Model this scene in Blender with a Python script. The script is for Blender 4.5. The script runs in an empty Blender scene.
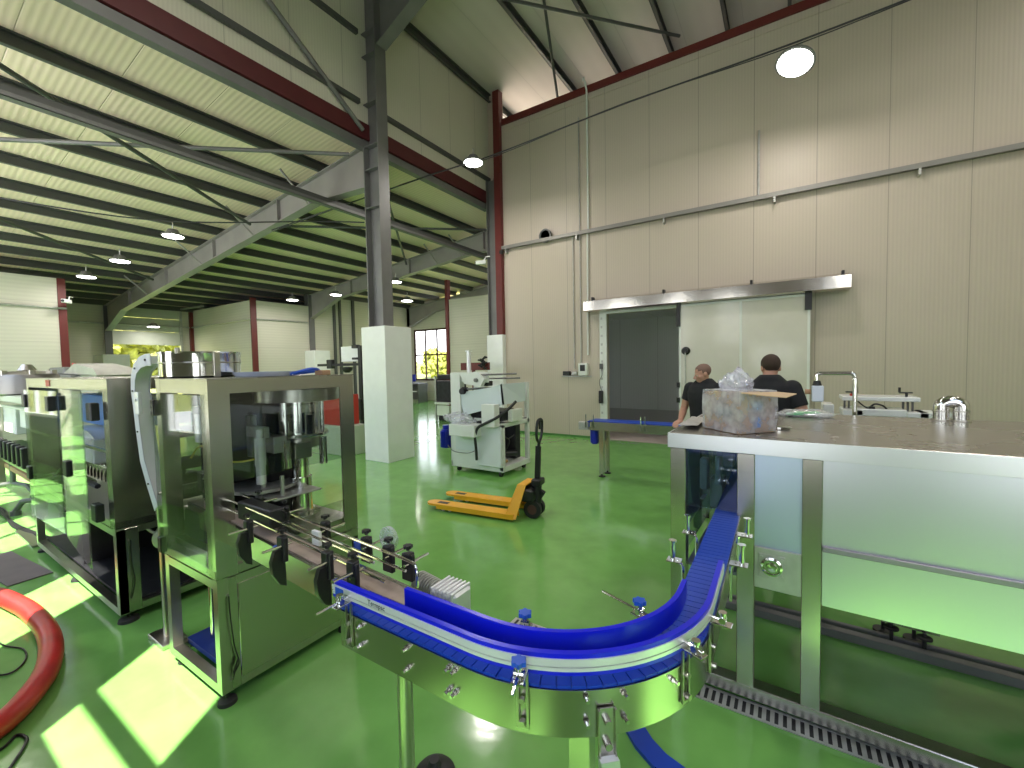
import bpy, bmesh, math, random
from mathutils import Vector, Matrix
random.seed(7)
scene = bpy.context.scene
COL = scene.collection
PI = math.pi

# ------------------------------------------------------------------ materials
MATS = {}
def _new(name):
    m = bpy.data.materials.new(name); m.use_nodes = True
    nt = m.node_tree
    return m, nt, nt.nodes['Principled BSDF']

def mat(name, col, rough=.5, metal=0., spec=.5, var=0., scale=6., bump=0., bscale=60., coat=0., stretch=None, emit=None, estr=0., rvar=0., trans=0.):
    if name in MATS: return MATS[name]
    m, nt, p = _new(name)
    p.inputs['Base Color'].default_value = (*col, 1)
    p.inputs['Roughness'].default_value = rough
    p.inputs['Metallic'].default_value = metal
    p.inputs['Specular IOR Level'].default_value = spec
    if coat:
        p.inputs['Coat Weight'].default_value = coat; p.inputs['Coat Roughness'].default_value = .08
    if trans: p.inputs['Transmission Weight'].default_value = trans
    if emit:
        p.inputs['Emission Color'].default_value = (*emit, 1); p.inputs['Emission Strength'].default_value = estr
    L = nt.links.new
    if var or bump or rvar:
        g = nt.nodes.new('ShaderNodeNewGeometry')
        mp = nt.nodes.new('ShaderNodeMapping'); L(g.outputs['Position'], mp.inputs['Vector'])
        if stretch: mp.inputs['Scale'].default_value = stretch
        n = nt.nodes.new('ShaderNodeTexNoise'); n.inputs['Scale'].default_value = scale; n.inputs['Detail'].default_value = 4
        L(mp.outputs['Vector'], n.inputs['Vector'])
        if var:
            mr = nt.nodes.new('ShaderNodeMapRange'); mr.inputs['From Min'].default_value = .25; mr.inputs['From Max'].default_value = .75
            mr.inputs['To Min'].default_value = 1-var; mr.inputs['To Max'].default_value = 1+var
            L(n.outputs['Fac'], mr.inputs['Value'])
            mx = nt.nodes.new('ShaderNodeVectorMath'); mx.operation = 'SCALE'; mx.inputs[0].default_value = col
            L(mr.outputs['Result'], mx.inputs['Scale']); L(mx.outputs['Vector'], p.inputs['Base Color'])
        if rvar:
            mr = nt.nodes.new('ShaderNodeMapRange'); mr.inputs['From Min'].default_value = .3; mr.inputs['From Max'].default_value = .7
            mr.inputs['To Min'].default_value = max(rough-rvar, .02); mr.inputs['To Max'].default_value = rough+rvar
            L(n.outputs['Fac'], mr.inputs['Value']); L(mr.outputs['Result'], p.inputs['Roughness'])
        if bump:
            n2 = nt.nodes.new('ShaderNodeTexNoise'); n2.inputs['Scale'].default_value = bscale
            L(mp.outputs['Vector'], n2.inputs['Vector'])
            b = nt.nodes.new('ShaderNodeBump'); b.inputs['Strength'].default_value = bump; b.inputs['Distance'].default_value = .01
            L(n2.outputs['Fac'], b.inputs['Height']); L(b.outputs['Normal'], p.inputs['Normal'])
    MATS[name] = m
    return m

def ribbed(name, col, axis, rib=.05, seam=.94, off=0., rough=.45, depth=.5, seamdark=.55, ribdark=.06):
    """sandwich panel: fine ribs along one axis, a joint every `seam` metres"""
    m, nt, p = _new(name); L = nt.links.new
    p.inputs['Roughness'].default_value = rough
    g = nt.nodes.new('ShaderNodeNewGeometry'); s = nt.nodes.new('ShaderNodeSeparateXYZ'); L(g.outputs['Position'], s.inputs['Vector'])
    src = s.outputs['XYZ'.index(axis)]
    def math_(op, a, b=None, c=None):
        n = nt.nodes.new('ShaderNodeMath'); n.operation = op
        for i, v in enumerate((a, b, c)):
            if v is None: continue
            if isinstance(v, (int, float)): n.inputs[i].default_value = v
            else: L(v, n.inputs[i])
        return n.outputs[0]
    x = math_('SUBTRACT', src, off)
    f = math_('FRACT', math_('DIVIDE', x, seam))
    d = math_('MINIMUM', f, math_('SUBTRACT', 1., f))            # 0 at the joint
    joint = math_('SMOOTH_MIN', math_('DIVIDE', d, .009/seam), 1., .1)
    rb = math_('SINE', math_('MULTIPLY', x, 2*PI/rib))
    n = nt.nodes.new('ShaderNodeTexNoise'); n.inputs['Scale'].default_value = .7; n.inputs['Detail'].default_value = 5
    L(g.outputs['Position'], n.inputs['Vector'])
    k = math_('MULTIPLY_ADD', n.outputs['Fac'], .12, .94)
    k = math_('MULTIPLY', k, math_('MULTIPLY_ADD', joint, 1-seamdark, seamdark))
    k = math_('MULTIPLY', k, math_('MULTIPLY_ADD', rb, ribdark*.5, 1-ribdark*.5))
    v = nt.nodes.new('ShaderNodeVectorMath'); v.operation = 'SCALE'; v.inputs[0].default_value = col; L(k, v.inputs['Scale'])
    L(v.outputs['Vector'], p.inputs['Base Color'])
    h = math_('ADD', math_('MULTIPLY', joint, 1.5), math_('MULTIPLY', rb, .35))
    b = nt.nodes.new('ShaderNodeBump'); b.inputs['Strength'].default_value = depth; b.inputs['Distance'].default_value = .004
    L(h, b.inputs['Height']); L(b.outputs['Normal'], p.inputs['Normal'])
    return m

def clear(name, tint=(1, 1, 1), refl=.12, rough=.02, opaque=0., haze=(.8, .8, .8)):
    """thin clear sheet: see-through with a mirror sheen"""
    if name in MATS: return MATS[name]
    m = bpy.data.materials.new(name); m.use_nodes = True; nt = m.node_tree; nt.nodes.clear(); L = nt.links.new
    out = nt.nodes.new('ShaderNodeOutputMaterial')
    t = nt.nodes.new('ShaderNodeBsdfTransparent'); t.inputs['Color'].default_value = (*tint, 1)
    gl = nt.nodes.new('ShaderNodeBsdfGlossy'); gl.inputs['Roughness'].default_value = rough
    fr = nt.nodes.new('ShaderNodeLayerWeight'); fr.inputs['Blend'].default_value = .5
    pw = nt.nodes.new('ShaderNodeMath'); pw.operation = 'POWER'; L(fr.outputs['Facing'], pw.inputs[0]); pw.inputs[1].default_value = 4.
    mm = nt.nodes.new('ShaderNodeMath'); mm.operation = 'MULTIPLY_ADD'; L(pw.outputs[0], mm.inputs[0]); mm.inputs[1].default_value = .75; mm.inputs[2].default_value = refl*.4
    mm.use_clamp = True
    mx = nt.nodes.new('ShaderNodeMixShader'); L(mm.outputs[0], mx.inputs[0]); L(t.outputs[0], mx.inputs[1]); L(gl.outputs[0], mx.inputs[2])
    last = mx.outputs[0]
    if opaque:
        d = nt.nodes.new('ShaderNodeBsdfDiffuse'); d.inputs['Color'].default_value = (*haze, 1)
        g = nt.nodes.new('ShaderNodeNewGeometry'); n = nt.nodes.new('ShaderNodeTexNoise'); n.inputs['Scale'].default_value = 16; n.inputs['Detail'].default_value = 3
        L(g.outputs['Position'], n.inputs['Vector'])
        mr = nt.nodes.new('ShaderNodeMapRange'); mr.inputs['From Min'].default_value = .35; mr.inputs['From Max'].default_value = .7
        mr.inputs['To Min'].default_value = opaque*.5; mr.inputs['To Max'].default_value = min(1, opaque*1.5); L(n.outputs['Fac'], mr.inputs['Value'])
        m2 = nt.nodes.new('ShaderNodeMixShader'); L(mr.outputs[0], m2.inputs[0]); L(last, m2.inputs[1]); L(d.outputs[0], m2.inputs[2]); last = m2.outputs[0]
    L(last, out.inputs['Surface'])
    MATS[name] = m
    return m

def floor_mat():
    m, nt, p = _new('green_epoxy'); L = nt.links.new
    g = nt.nodes.new('ShaderNodeNewGeometry')
    n = nt.nodes.new('ShaderNodeTexNoise'); n.inputs['Scale'].default_value = .9; n.inputs['Detail'].default_value = 8; n.inputs['Roughness'].default_value = .6
    n2 = nt.nodes.new('ShaderNodeTexNoise'); n2.inputs['Scale'].default_value = 5; n2.inputs['Detail'].default_value = 6
    L(g.outputs['Position'], n.inputs['Vector']); L(g.outputs['Position'], n2.inputs['Vector'])
    cr = nt.nodes.new('ShaderNodeValToRGB')
    cr.color_ramp.elements[0].position = .3; cr.color_ramp.elements[0].color = (.135, .345, .075, 1)
    cr.color_ramp.elements[1].position = .72; cr.color_ramp.elements[1].color = (.21, .49, .12, 1)
    mx = nt.nodes.new('ShaderNodeMath'); mx.operation = 'MULTIPLY_ADD'; L(n2.outputs['Fac'], mx.inputs[0]); mx.inputs[1].default_value = .35; 
    m3 = nt.nodes.new('ShaderNodeMath'); m3.operation = 'MULTIPLY'; L(n.outputs['Fac'], m3.inputs[0]); m3.inputs[1].default_value = .65
    L(m3.outputs[0], mx.inputs[2]); L(mx.outputs[0], cr.inputs['Fac']); L(cr.outputs['Color'], p.inputs['Base Color'])
    mr = nt.nodes.new('ShaderNodeMapRange'); mr.inputs['To Min'].default_value = .08; mr.inputs['To Max'].default_value = .20
    L(n2.outputs['Fac'], mr.inputs['Value']); L(mr.outputs[0], p.inputs['Roughness'])
    n4 = nt.nodes.new('ShaderNodeTexNoise'); n4.inputs['Scale'].default_value = 9; L(g.outputs['Position'], n4.inputs['Vector'])
    b = nt.nodes.new('ShaderNodeBump'); b.inputs['Strength'].default_value = .12; b.inputs['Distance'].default_value = .01
    L(n4.outputs['Fac'], b.inputs['Height']); L(b.outputs['Normal'], p.inputs['Normal'])
    p.inputs['Specular IOR Level'].default_value = .6
    return m

CREAM = (.70, .66, .56)
M_floor = floor_mat()
M_rear = ribbed('rear_wall_panel', (.15, .14, .12), 'X', rib=.05, seam=.94)
M_wall = ribbed('cream_wall_panel', (.54, .47, .385), 'X', rib=.05, seam=.94, off=-1.465, depth=.35)
M_wallY = ribbed('cream_side_panel', (.66, .64, .53), 'Y', rib=.05, seam=.94, off=.2, depth=.3)
M_wallZ = ribbed('cream_horizontal_panel', (.62, .60, .50), 'Z', rib=.10, seam=1.05, off=.45, depth=.3, seamdark=.75)
M_roof = ribbed('white_roof_sheet', (.95, .78, .60), 'Y', rib=.085, seam=1.0, off=.3, depth=1.0, seamdark=.9, ribdark=.10)
M_roofhi = ribbed('high_roof_sheet', (.58, .55, .48), 'X', rib=.3, seam=1.15, off=.3, rough=.85, depth=.5, seamdark=.8, ribdark=.03)
M_cold = ribbed('cold_room_panel', (.85, .88, .88), 'X', rib=.05, seam=1.1, off=.2)
M_coldfl = mat('cold_room_floor', (.50, .42, .38), .5, var=.1)
M_red = mat('oxide_red_steel', (.085, .012, .014), .5, var=.1)
M_redpost = mat('red_post_steel', (.13, .018, .016), .5, var=.1)
M_grey = mat('galvanised_grey_steel', (.17, .17, .165), .5, metal=.3, var=.12, scale=3)
M_beam = mat('grey_rafter_steel', (.34, .32, .31), .5, metal=.3, var=.1, scale=2)
M_purlin = mat('dark_purlin_steel', (.10, .105, .10), .5, metal=.4)
M_galv = mat('zinc_tray', (.5, .5, .48), .45, metal=.7, var=.15, scale=12)
M_white = mat('glossy_white_sheet', (.80, .82, .80), .22, var=.03, coat=.3)
M_offwhite = mat('white_powder_coat', (.70, .73, .68), .38, var=.04)
M_steel = mat('brushed_stainless', (.50, .48, .43), .28, metal=1)
M_steelh = mat('brushed_stainless_sheet', (.50, .48, .43), .26, metal=1)
M_steelt = mat('used_stainless_top', (.42, .395, .36), .27, metal=.85, var=.12, scale=2.5, rvar=.03)
M_chrome = mat('polished_stainless', (.72, .71, .68), .12, metal=1)
M_panel = mat('satin_steel_panel', (.70, .71, .78), .34, metal=.9)
M_alu = mat('clear_anodised_aluminium', (.80, .81, .83), .34, metal=.45)
M_blue = mat('blue_guide_plastic', (.004, .008, .62), .28)
M_chain = mat('blue_chain_plastic', (.006, .05, .42), .38)
M_bluek = mat('blue_knob_plastic', (.01, .08, .5), .35)
M_bluem = mat('blue_motor_paint', (.01, .02, .35), .3)
M_black = mat('black_plastic', (.012, .012, .013), .4)
M_rubber = mat('black_rubber', (.02, .02, .02), .55)
M_dark = mat('dark_machine_interior', (.03, .03, .035), .5, metal=.4, var=.3, scale=10)
M_beige = mat('worn_beige_chain', (.42, .33, .27), .45, var=.15, scale=20)
M_yellow = mat('pallet_truck_yellow', (.80, .40, .02), .38, var=.05)
M_lamp = mat('led_diffuser', (1, 1, 1), .4, emit=(1, 1, .96), estr=22)
M_hose = mat('red_hose_rubber', (.50, .03, .025), .38, var=.15, scale=8)
M_card = mat('brown_cardboard', (.42, .25, .14), .8, var=.08)
M_cardf = mat('kraft_flap', (.58, .42, .26), .8, var=.05)
M_cardg = mat('grey_cardboard', (.20, .17, .16), .8, var=.1)
M_skin = mat('skin', (.50, .27, .19), .5, var=.06, scale=10)
M_shirt = mat('black_cotton', (.012, .013, .016), .85, var=.2, scale=20, bump=.2, bscale=18)
M_jeans = mat('dark_work_trousers', (.03, .035, .05), .85, var=.2)
M_hairb = mat('short_brown_hair', (.05, .03, .02), .8, bump=.5, bscale=200)
M_stubble = mat('shaved_hair', (.20, .12, .09), .75, bump=.2, bscale=200)
M_film = clear('stretch_film', (.96, .97, 1), .35, .12, opaque=.33, haze=(.85, .86, .93))
M_bagm = clear('clear_bag', (.95, .97, 1), .3, .15, opaque=.25, haze=(.9, .92, .92))
M_acryl = clear('acrylic_sheet', (.82, .85, .84), .16, .03)
M_bglass = clear('blue_tinted_acrylic', (.66, .76, .90), .25, .03)
M_glass = clear('window_glass', (.95, .97, .96), .1, .0)
M_greenp = mat('green_packet', (.05, .55, .15), .5)
M_glove = mat('white_sheet_plastic', (.8, .8, .78), .5)
M_scr = mat('blue_touch_screen', (.10, .25, .65), .2, emit=(.10, .28, .75), estr=.5)
M_label = mat('dark_print', (.03, .04, .05), .6)
M_blueink = mat('blue_print', (.03, .18, .55), .6)
M_redb = mat('red_lacquer', (.42, .03, .02), .4)
M_yell = mat('yellow_air_hose', (.75, .6, .08), .4)
M_ground = mat('outside_ground', (.17, .19, .04), .9, var=.6, scale=3)
M_leaf = mat('sunlit_leaves', (.24, .25, .04), .8, var=.7, scale=4)
M_bark = mat('bark', (.1, .07, .05), .9)

# ------------------------------------------------------------------ geometry helper
class G:
    def __init__(s): s.bm = bmesh.new()
    def _add(s, verts, faces):
        vs = [s.bm.verts.new(v) for v in verts]
        for f in faces:
            try: s.bm.faces.new([vs[i] for i in f])
            except ValueError: pass
        return vs
    def box(s, x0, x1, y0, y1, z0, z1, bev=0.):
        x0, x1 = sorted((x0, x1)); y0, y1 = sorted((y0, y1)); z0, z1 = sorted((z0, z1))
        return s.obox(Matrix.Translation(((x0+x1)/2, (y0+y1)/2, (z0+z1)/2)), (x1-x0, y1-y0, z1-z0), bev)
    def obox(s, M, size, bev=0.):
        a, b, c = [v/2 for v in size]
        V = [(-a, -b, -c), (a, -b, -c), (a, b, -c), (-a, b, -c), (-a, -b, c), (a, -b, c), (a, b, c), (-a, b, c)]
        F = [(0, 3, 2, 1), (4, 5, 6, 7), (0, 1, 5, 4), (1, 2, 6, 5), (2, 3, 7, 6), (3, 0, 4, 7)]
        vs = s._add([M @ Vector(v) for v in V], F)
        if bev:
            es = set(e for v in vs for e in v.link_edges)
            bmesh.ops.bevel(s.bm, geom=list(es), offset=min(bev, min(size)*.45), segments=1, affect='EDGES')
        return s
    def bar(s, p0, p1, w, h, up=(0, 0, 1), bev=0.):
        p0, p1 = Vector(p0), Vector(p1); d = (p1-p0); l = d.length; d.normalize(); up = Vector(up)
        if abs(d.dot(up)) > .98: up = Vector((0, 1, 0))
        sx = d.cross(up).normalized(); uz = sx.cross(d).normalized()
        M = Matrix((( d.x, sx.x, uz.x, (p0.x+p1.x)/2), (d.y, sx.y, uz.y, (p0.y+p1.y)/2), (d.z, sx.z, uz.z, (p0.z+p1.z)/2), (0, 0, 0, 1)))
        return s.obox(M, (l, w, h), bev)
    def ibeam(s, p0, p1, w, h, t=.02):
        p0, p1 = Vector(p0), Vector(p1); o = Vector((0, 0, (h-t)/2))
        s.bar(p0+o, p1+o, w, t); s.bar(p0-o, p1-o, w, t); s.bar(p0, p1, t, h-2*t); return s
    def cyl(s, p0, p1, r, r2=None, n=16, cap=True):
        p0, p1 = Vector(p0), Vector(p1); r2 = r if r2 is None else r2
        return s.tube([p0, p1], [r, r2], n, cap)
    def tube(s, pts, r, n=8, cap=True):
        pts = [Vector(p) for p in pts]
        rs = r if isinstance(r, (list, tuple)) else [r]*len(pts)
        rings = []; prev = None
        for i, p in enumerate(pts):
            if i == 0: d = pts[1]-pts[0]
            elif i == len(pts)-1: d = pts[-1]-pts[-2]
            else: d = (pts[i+1]-p).normalized()+(p-pts[i-1]).normalized()
            if d.length < 1e-9: d = Vector((0, 0, 1))
            d.normalize()
            if prev is None:
                a = Vector((0, 0, 1)) if abs(d.z) < .9 else Vector((1, 0, 0))
                u = d.cross(a).normalized()
            else:
                u = (prev-d*prev.dot(d)).normalized()
            prev = u; v = d.cross(u)
            rings.append([s.bm.verts.new(p+(u*math.cos(2*PI*k/n)+v*math.sin(2*PI*k/n))*rs[i]) for k in range(n)])
        for a, b in zip(rings, rings[1:]):
            for k in range(n):
                s.bm.faces.new((a[k], a[(k+1) % n], b[(k+1) % n], b[k]))
        if cap:
            s.bm.faces.new(rings[0][::-1]); s.bm.faces.new(rings[-1])
        return s
    def smooth_tube(s, pts, r, n=8, sub=6):
        P = [Vector(p) for p in pts]; out = []
        for i in range(len(P)-1):
            a = P[max(i-1, 0)]; b = P[i]; c = P[i+1]; d = P[min(i+2, len(P)-1)]
            for k in range(sub):
                t = k/sub
                out.append(.5*((2*b)+(c-a)*t+(2*a-5*b+4*c-d)*t*t+(3*b-a-3*c+d)*t**3))
        out.append(P[-1]); return s.tube(out, r, n)
    def lathe(s, prof, c, n=32, ax='z'):
        c = Vector(c); rings = []
        def P(r, z, a):
            q = (r*math.cos(a), r*math.sin(a), z)
            if ax == 'z': return c+Vector(q)
            if ax == 'x': return c+Vector((q[2], q[0], q[1]))
            return c+Vector((q[0], q[2], q[1]))
        for r, z in prof:
            rings.append([s.bm.verts.new(P(max(r, 1e-4), z, 2*PI*k/n)) for k in range(n)])
        for a, b in zip(rings, rings[1:]):
            for k in range(n):
                s.bm.faces.new((a[k], a[(k+1) % n], b[(k+1) % n], b[k]))
        s.bm.faces.new(rings[0][::-1]); s.bm.faces.new(rings[-1]); return s
    def prism(s, poly, a0, a1, axis='z'):
        def P(u, v, w):
            return {'z': (u, v, w), 'y': (u, w, v), 'x': (w, u, v)}[axis]
        n = len(poly); V = [P(u, v, a0) for u, v in poly]+[P(u, v, a1) for u, v in poly]
        F = [tuple(range(n))[::-1], tuple(range(n, 2*n))]+[(i, (i+1) % n, n+(i+1) % n, n+i) for i in range(n)]
        s._add(V, F); return s
    def sweep(s, path, a, b, z0, z1, close=True):
        """flat bar following a plan path; a,b lateral offsets to the right of travel"""
        P = [Vector((p[0], p[1], 0)) for p in path]; rings = []
        for i, p in enumerate(P):
            d = (P[min(i+1, len(P)-1)]-P[max(i-1, 0)]).normalized(); nrm = Vector((d.y, -d.x, 0))
            rings.append([s.bm.verts.new(p+nrm*o+Vector((0, 0, z))) for o, z in ((a, z0), (b, z0), (b, z1), (a, z1))])
        for q, w in zip(rings, rings[1:]):
            for k in range(4): s.bm.faces.new((q[k], q[(k+1) % 4], w[(k+1) % 4], w[k]))
        s.bm.faces.new(rings[0][::-1]); s.bm.faces.new(rings[-1]); return s
    def ball(s, c, r, sc=(1, 1, 1), seg=16, rot=None):
        M = Matrix.Translation(c)
        if rot is not None: M = M @ rot
        bmesh.ops.create_uvsphere(s.bm, u_segments=seg, v_segments=max(6, seg//2), radius=r, matrix=M @ Matrix.Diagonal((*sc, 1))); return s
    def caps(s, p0, p1, r0, r1=None, n=14):
        r1 = r0 if r1 is None else r1
        s.cyl(p0, p1, r0, r1, n); s.ball(p0, r0, seg=n); s.ball(p1, r1, seg=n); return s

def root_loc(o):
    while o.parent: o = o.parent
    return o
def obj(name, g, m, parent=None, local=False, ang=35, label=None, kind=None, origin=None):
    me = bpy.data.meshes.new(name)
    bmesh.ops.recalc_face_normals(g.bm, faces=g.bm.faces)
    off = Vector((0, 0, 0))
    if parent is not None and not local: off = root_loc(parent).location.copy()
    if parent is None:
        if origin is None:
            vs = [v.co for v in g.bm.verts]
            origin = Vector(((min(v.x for v in vs)+max(v.x for v in vs))/2, (min(v.y for v in vs)+max(v.y for v in vs))/2, min(v.z for v in vs)))
        off = Vector(origin)
    if off.length: bmesh.ops.translate(g.bm, verts=g.bm.verts, vec=-off)
    g.bm.to_mesh(me); g.bm.free()
    me.polygons.foreach_set('use_smooth', [True]*len(me.polygons)); me.set_sharp_from_angle(angle=math.radians(ang))
    me.materials.append(m)
    o = bpy.data.objects.new(name, me); COL.objects.link(o)
    if parent is not None: o.parent = parent
    else: o.location = off
    if label: o['label'] = label
    if kind: o['kind'] = kind
    return o
def struct(name, g, m, parent=None, **k): return obj(name, g, m, parent, kind='structure' if parent is None else None, **k)
def tag(o, label, cat, group=None, kind=None):
    o['label'] = label; o['category'] = cat
    if group: o['group'] = group
    if kind: o['kind'] = kind
    return o
def thing(name, label, cat, loc=(0, 0, 0), rz=0., group=None):
    o = bpy.data.objects.new(name, None); COL.objects.link(o); o.location = loc; o.rotation_euler = (0, 0, rz); o.empty_display_size = .1
    return tag(o, label, cat, group)
def copy_tree(o, parent=None):
    c = o.copy(); COL.objects.link(c)
    if parent is not None: c.parent = parent
    for ch in [x for x in bpy.data.objects if x.parent == o]: copy_tree(ch, c)
    return c

# ================================================================== SETTING
WY = 9.14          # big right-hand wall
XW = -6.5          # upper cladding between the two roofs
XL, XR = -16.5, -21.5   # left wall and its deep recess
YF = 16.1
def zlow(x): return 5.98+.107*(x+6.5)      # low roof underside
def zhigh(x): return 8.58+.10*(x+6.5)

struct('floor', G().box(-24, 7, -.8, 17, -.12, 0), M_floor)
g = G(); g.box(-3.34, -1.79, WY, WY+.02, 0, .0)
# right wall with the cold-room opening
g = G()
g.box(-6.1, -3.34, WY, WY+.12, 0, 7.66); g.box(-1.79, 7, WY, WY+.12, 0, 7.66); g.box(-3.34, -1.79, WY, WY+.12, 2.79, 7.66)
g.box(-6.5, -6.1, 9.22, 9.32, 5.9, 8.6); struct('wall_right', g, M_wall)
struct('trim_1', G().box(-6.0, 7, WY-.05, WY+.2, 7.66, 7.80), M_redpost)
struct('trim_2', G().box(-5.98, 7, WY-.02, WY, 7.52, 7.60), M_wall)
# upper cladding, its red edge beam and girts
g = G(); g.box(XW-.12, XW, -.6, 9.3, 6.1, 8.5); struct('wall_upper', g, M_wallY)
struct('trim_3', G().box(XW-.05, XW+.03, -.6, 9.3, 5.86, 6.14), M_red)
g = G(); g.box(XW, XW+.07, -.6, 5.2, 6.42, 6.50); g.box(XW, XW+.07, 5.6, 9.2, 6.42, 6.50); struct('wall_girt', g, M_purlin)
g = G(); g.box(XW, XW+.07, -.6, 5.2, 7.62, 7.70); struct('wall_girt', g, M_purlin)
# roofs
g = G(); g.prism([(-24, zlow(-24)), (XW, zlow(XW)), (XW, zlow(XW)+.08), (-24, zlow(-24)+.08)], -.8, 17, 'y'); struct('ceiling', g, M_roof)
g = G(); g.prism([(XW-.2, zhigh(XW-.2)), (7.2, zhigh(7.2)), (7.2, zhigh(7.2)+.08), (XW-.2, zhigh(XW-.2)+.08)], -.8, 14, 'y'); struct('ceiling_high', g, M_roofhi)
# purlins of the low roof, each its own
for i, x in enumerate([-6.62, -7.9, -8.95, -10.1, -11.2, -12.3, -13.3, -14.4, -15.4, -16.4, -17.4, -18.4, -19.4, -20.4, -21.3]):
    if i == 0: struct('roof_purlin', G().box(x-.02, x+.12, -.6, 9.2, 5.70, 5.84), M_grey); continue
    z = zlow(x); y1 = 16.0; y0 = -.5
    g = G(); g.box(x-.035, x+.035, y0, y1, z-.19, z-.17); g.box(x-.035, x-.025, y0, y1, z-.19, z); g.box(x-.035, x+.035, y0, y1, z-.02, z); struct('roof_purlin', g, M_purlin)
for x in (-6.42, -4.62, -3.5, -2.3, -1.15, .0, 1.2, 2.4):
    z = zhigh(x); g = G(); g.box(x-.035, x+.035, -.6, 13.5, z-.19, z-.17); g.box(x-.035, x-.025, -.6, 13.5, z-.19, z); g.box(x-.035, x+.035, -.6, 13.5, z-.02, z); struct('roof_purlin', g, M_purlin)
# rafters (x direction), haunched at their low end
def rafter(y, x0, x1, m, depth=.50, haunch=True):
    g = G()
    t = lambda x: zlow(x)-.19
    def strip(xa, xb, da, db):
        # web and flanges as sloped prisms
        g.prism([(xa, t(xa)-da), (xb, t(xb)-db), (xb, t(xb)), (xa, t(xa))], y-.01, y+.01, 'y')
        g.prism([(xa, t(xa)-da-.018), (xb, t(xb)-db-.018), (xb, t(xb)-db), (xa, t(xa)-da)], y-.10, y+.10, 'y')
        g.prism([(xa, t(xa)-.018), (xb, t(xb)-.018), (xb, t(xb)), (xa, t(xa))], y-.10, y+.10, 'y')
    if haunch:
        strip(x0, x0+1.8, depth+.45, depth); strip(x0+1.8, x1-1.6, depth, depth); strip(x1-1.6, x1, depth, depth+.25)
    else: strip(x0, x1, depth, depth)
    x = x0+2.6
    while x < x1-.3:
        g.box(x-.008, x+.008, y-.09, y+.09, t(x)-depth, t(x)); x += 3.1
    return struct('roof_rafter', g, m)
rafter(5.42, -21.4, -6.53, M_beam)
rafter(10.5, -16.4, -6.35, M_beam)
rafter(15.9, -16.4, -6.35, M_beam)
# high rafter at the column
g = G(); th = lambda x: zhigh(x)-.22
for xa, xb, da, db in ((-6.1, -4.6, 1.0, .55), (-4.6, 6.8, .55, .55)):
    g.prism([(xa, th(xa)-da), (xb, th(xb)-db), (xb, th(xb)), (xa, th(xa))], 5.41, 5.43, 'y')
    g.prism([(xa, th(xa)-da-.02), (xb, th(xb)-db-.02), (xb, th(xb)-db), (xa, th(xa)-da)], 5.31, 5.53, 'y')
    g.prism([(xa, th(xa)-.02), (xb, th(xb)-.02), (xb, th(xb)), (xa, th(xa))], 5.31, 5.53, 'y')
struct('roof_rafter', g, M_grey)
# columns
def hcol(x0, x1, y0, y1, z0, z1, m=M_grey, stiff=()):
    g = G(); g.box(x0, x0+.02, y0, y1, z0, z1); g.box(x1-.02, x1, y0, y1, z0, z1); yc = (y0+y1)/2; g.box(x0+.02, x1-.02, yc-.008, yc+.008, z0, z1)
    for z in stiff: g.box(x0+.02, x1-.02, y0+.01, y1-.01, z-.008, z+.008)
    return struct('steel_column', g, m)
hcol(-6.53, -6.13, 5.3, 5.54, 0, 8.45, M_grey, (4.62, 5.3, 5.72, 6.46, 7.3, 7.7))
hcol(-6.48, -6.22, 9.04, 9.22, 0, 6.4, M_grey)
struct('corner_post', G().box(-6.21, -6.03, 9.02, 9.2, 0, 8.5), M_redpost)
hcol(-16.75, -16.45, 10.38, 10.62, 0, 4.9)
hcol(-16.75, -16.5, 15.8, 16.0, 0, 4.9)
hcol(-21.6, -21.3, 5.3, 5.52, 0, 4.3, M_purlin)
g = G(); g.box(-16.52, -16.42, 11.5, 11.6, 0, 4.8); g.box(-16.52, -16.42, 11.78, 11.88, 0, 4.8); struct('wall_stud', g, M_purlin)
struct('wall_stud', G().box(-16.52, -16.42, 12.45, 12.57, 0, 4.8), M_purlin)
# wrapped column feet
g = G(); g.box(-6.56, -5.93, 5.15, 5.78, 0, 2.44, .006); struct('column_wrap', g, M_white)
g = G(); g.box(-6.5, -6.02, 8.98, WY, 0, 2.48, .006); struct('column_wrap', g, M_white)
# left walls
struct('wall_left', G().box(XL-.1, XL, -.6, 3.2, 0, 4.26), M_wallZ)
struct('trim_4', G().box(XL-.09, XL+.03, 3.2, 3.36, 0, 4.26), M_redpost)
g = G(); g.box(XR-.1, XR, -.6, 5.55, 0, 4.6); g.box(XR-.1, XR, 7.72, 16.2, 0, 4.6); g.box(XR-.1, XR, 5.55, 7.72, 4.35, 4.6); struct('wall_recess', g, M_wallZ)
struct('wall_recess_front', G().box(XR, XL-.1, 3.1, 3.2, 0, 4.24), M_wallZ)
struct('wall_recess_back', G().box(XR, XL-.1, 8.17, 8.27, 0, 4.27), M_wallZ)
struct('trim_5', G().box(XL-.02, XL+.04, 8.12, 8.32, 0, 4.35), M_redpost)
struct('trim_6', G().box(XR+.02, XR+.16, 8.05, 8.18, 0, 4.3), M_redpost)
g = G(); g.box(XL-.1, XL, 8.3, 10.5, 0, 4.27); g.box(XL-.1, XL, 10.5, 16.2, 0, 4.85); struct('wall_left_far', g, M_wallZ)
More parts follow.
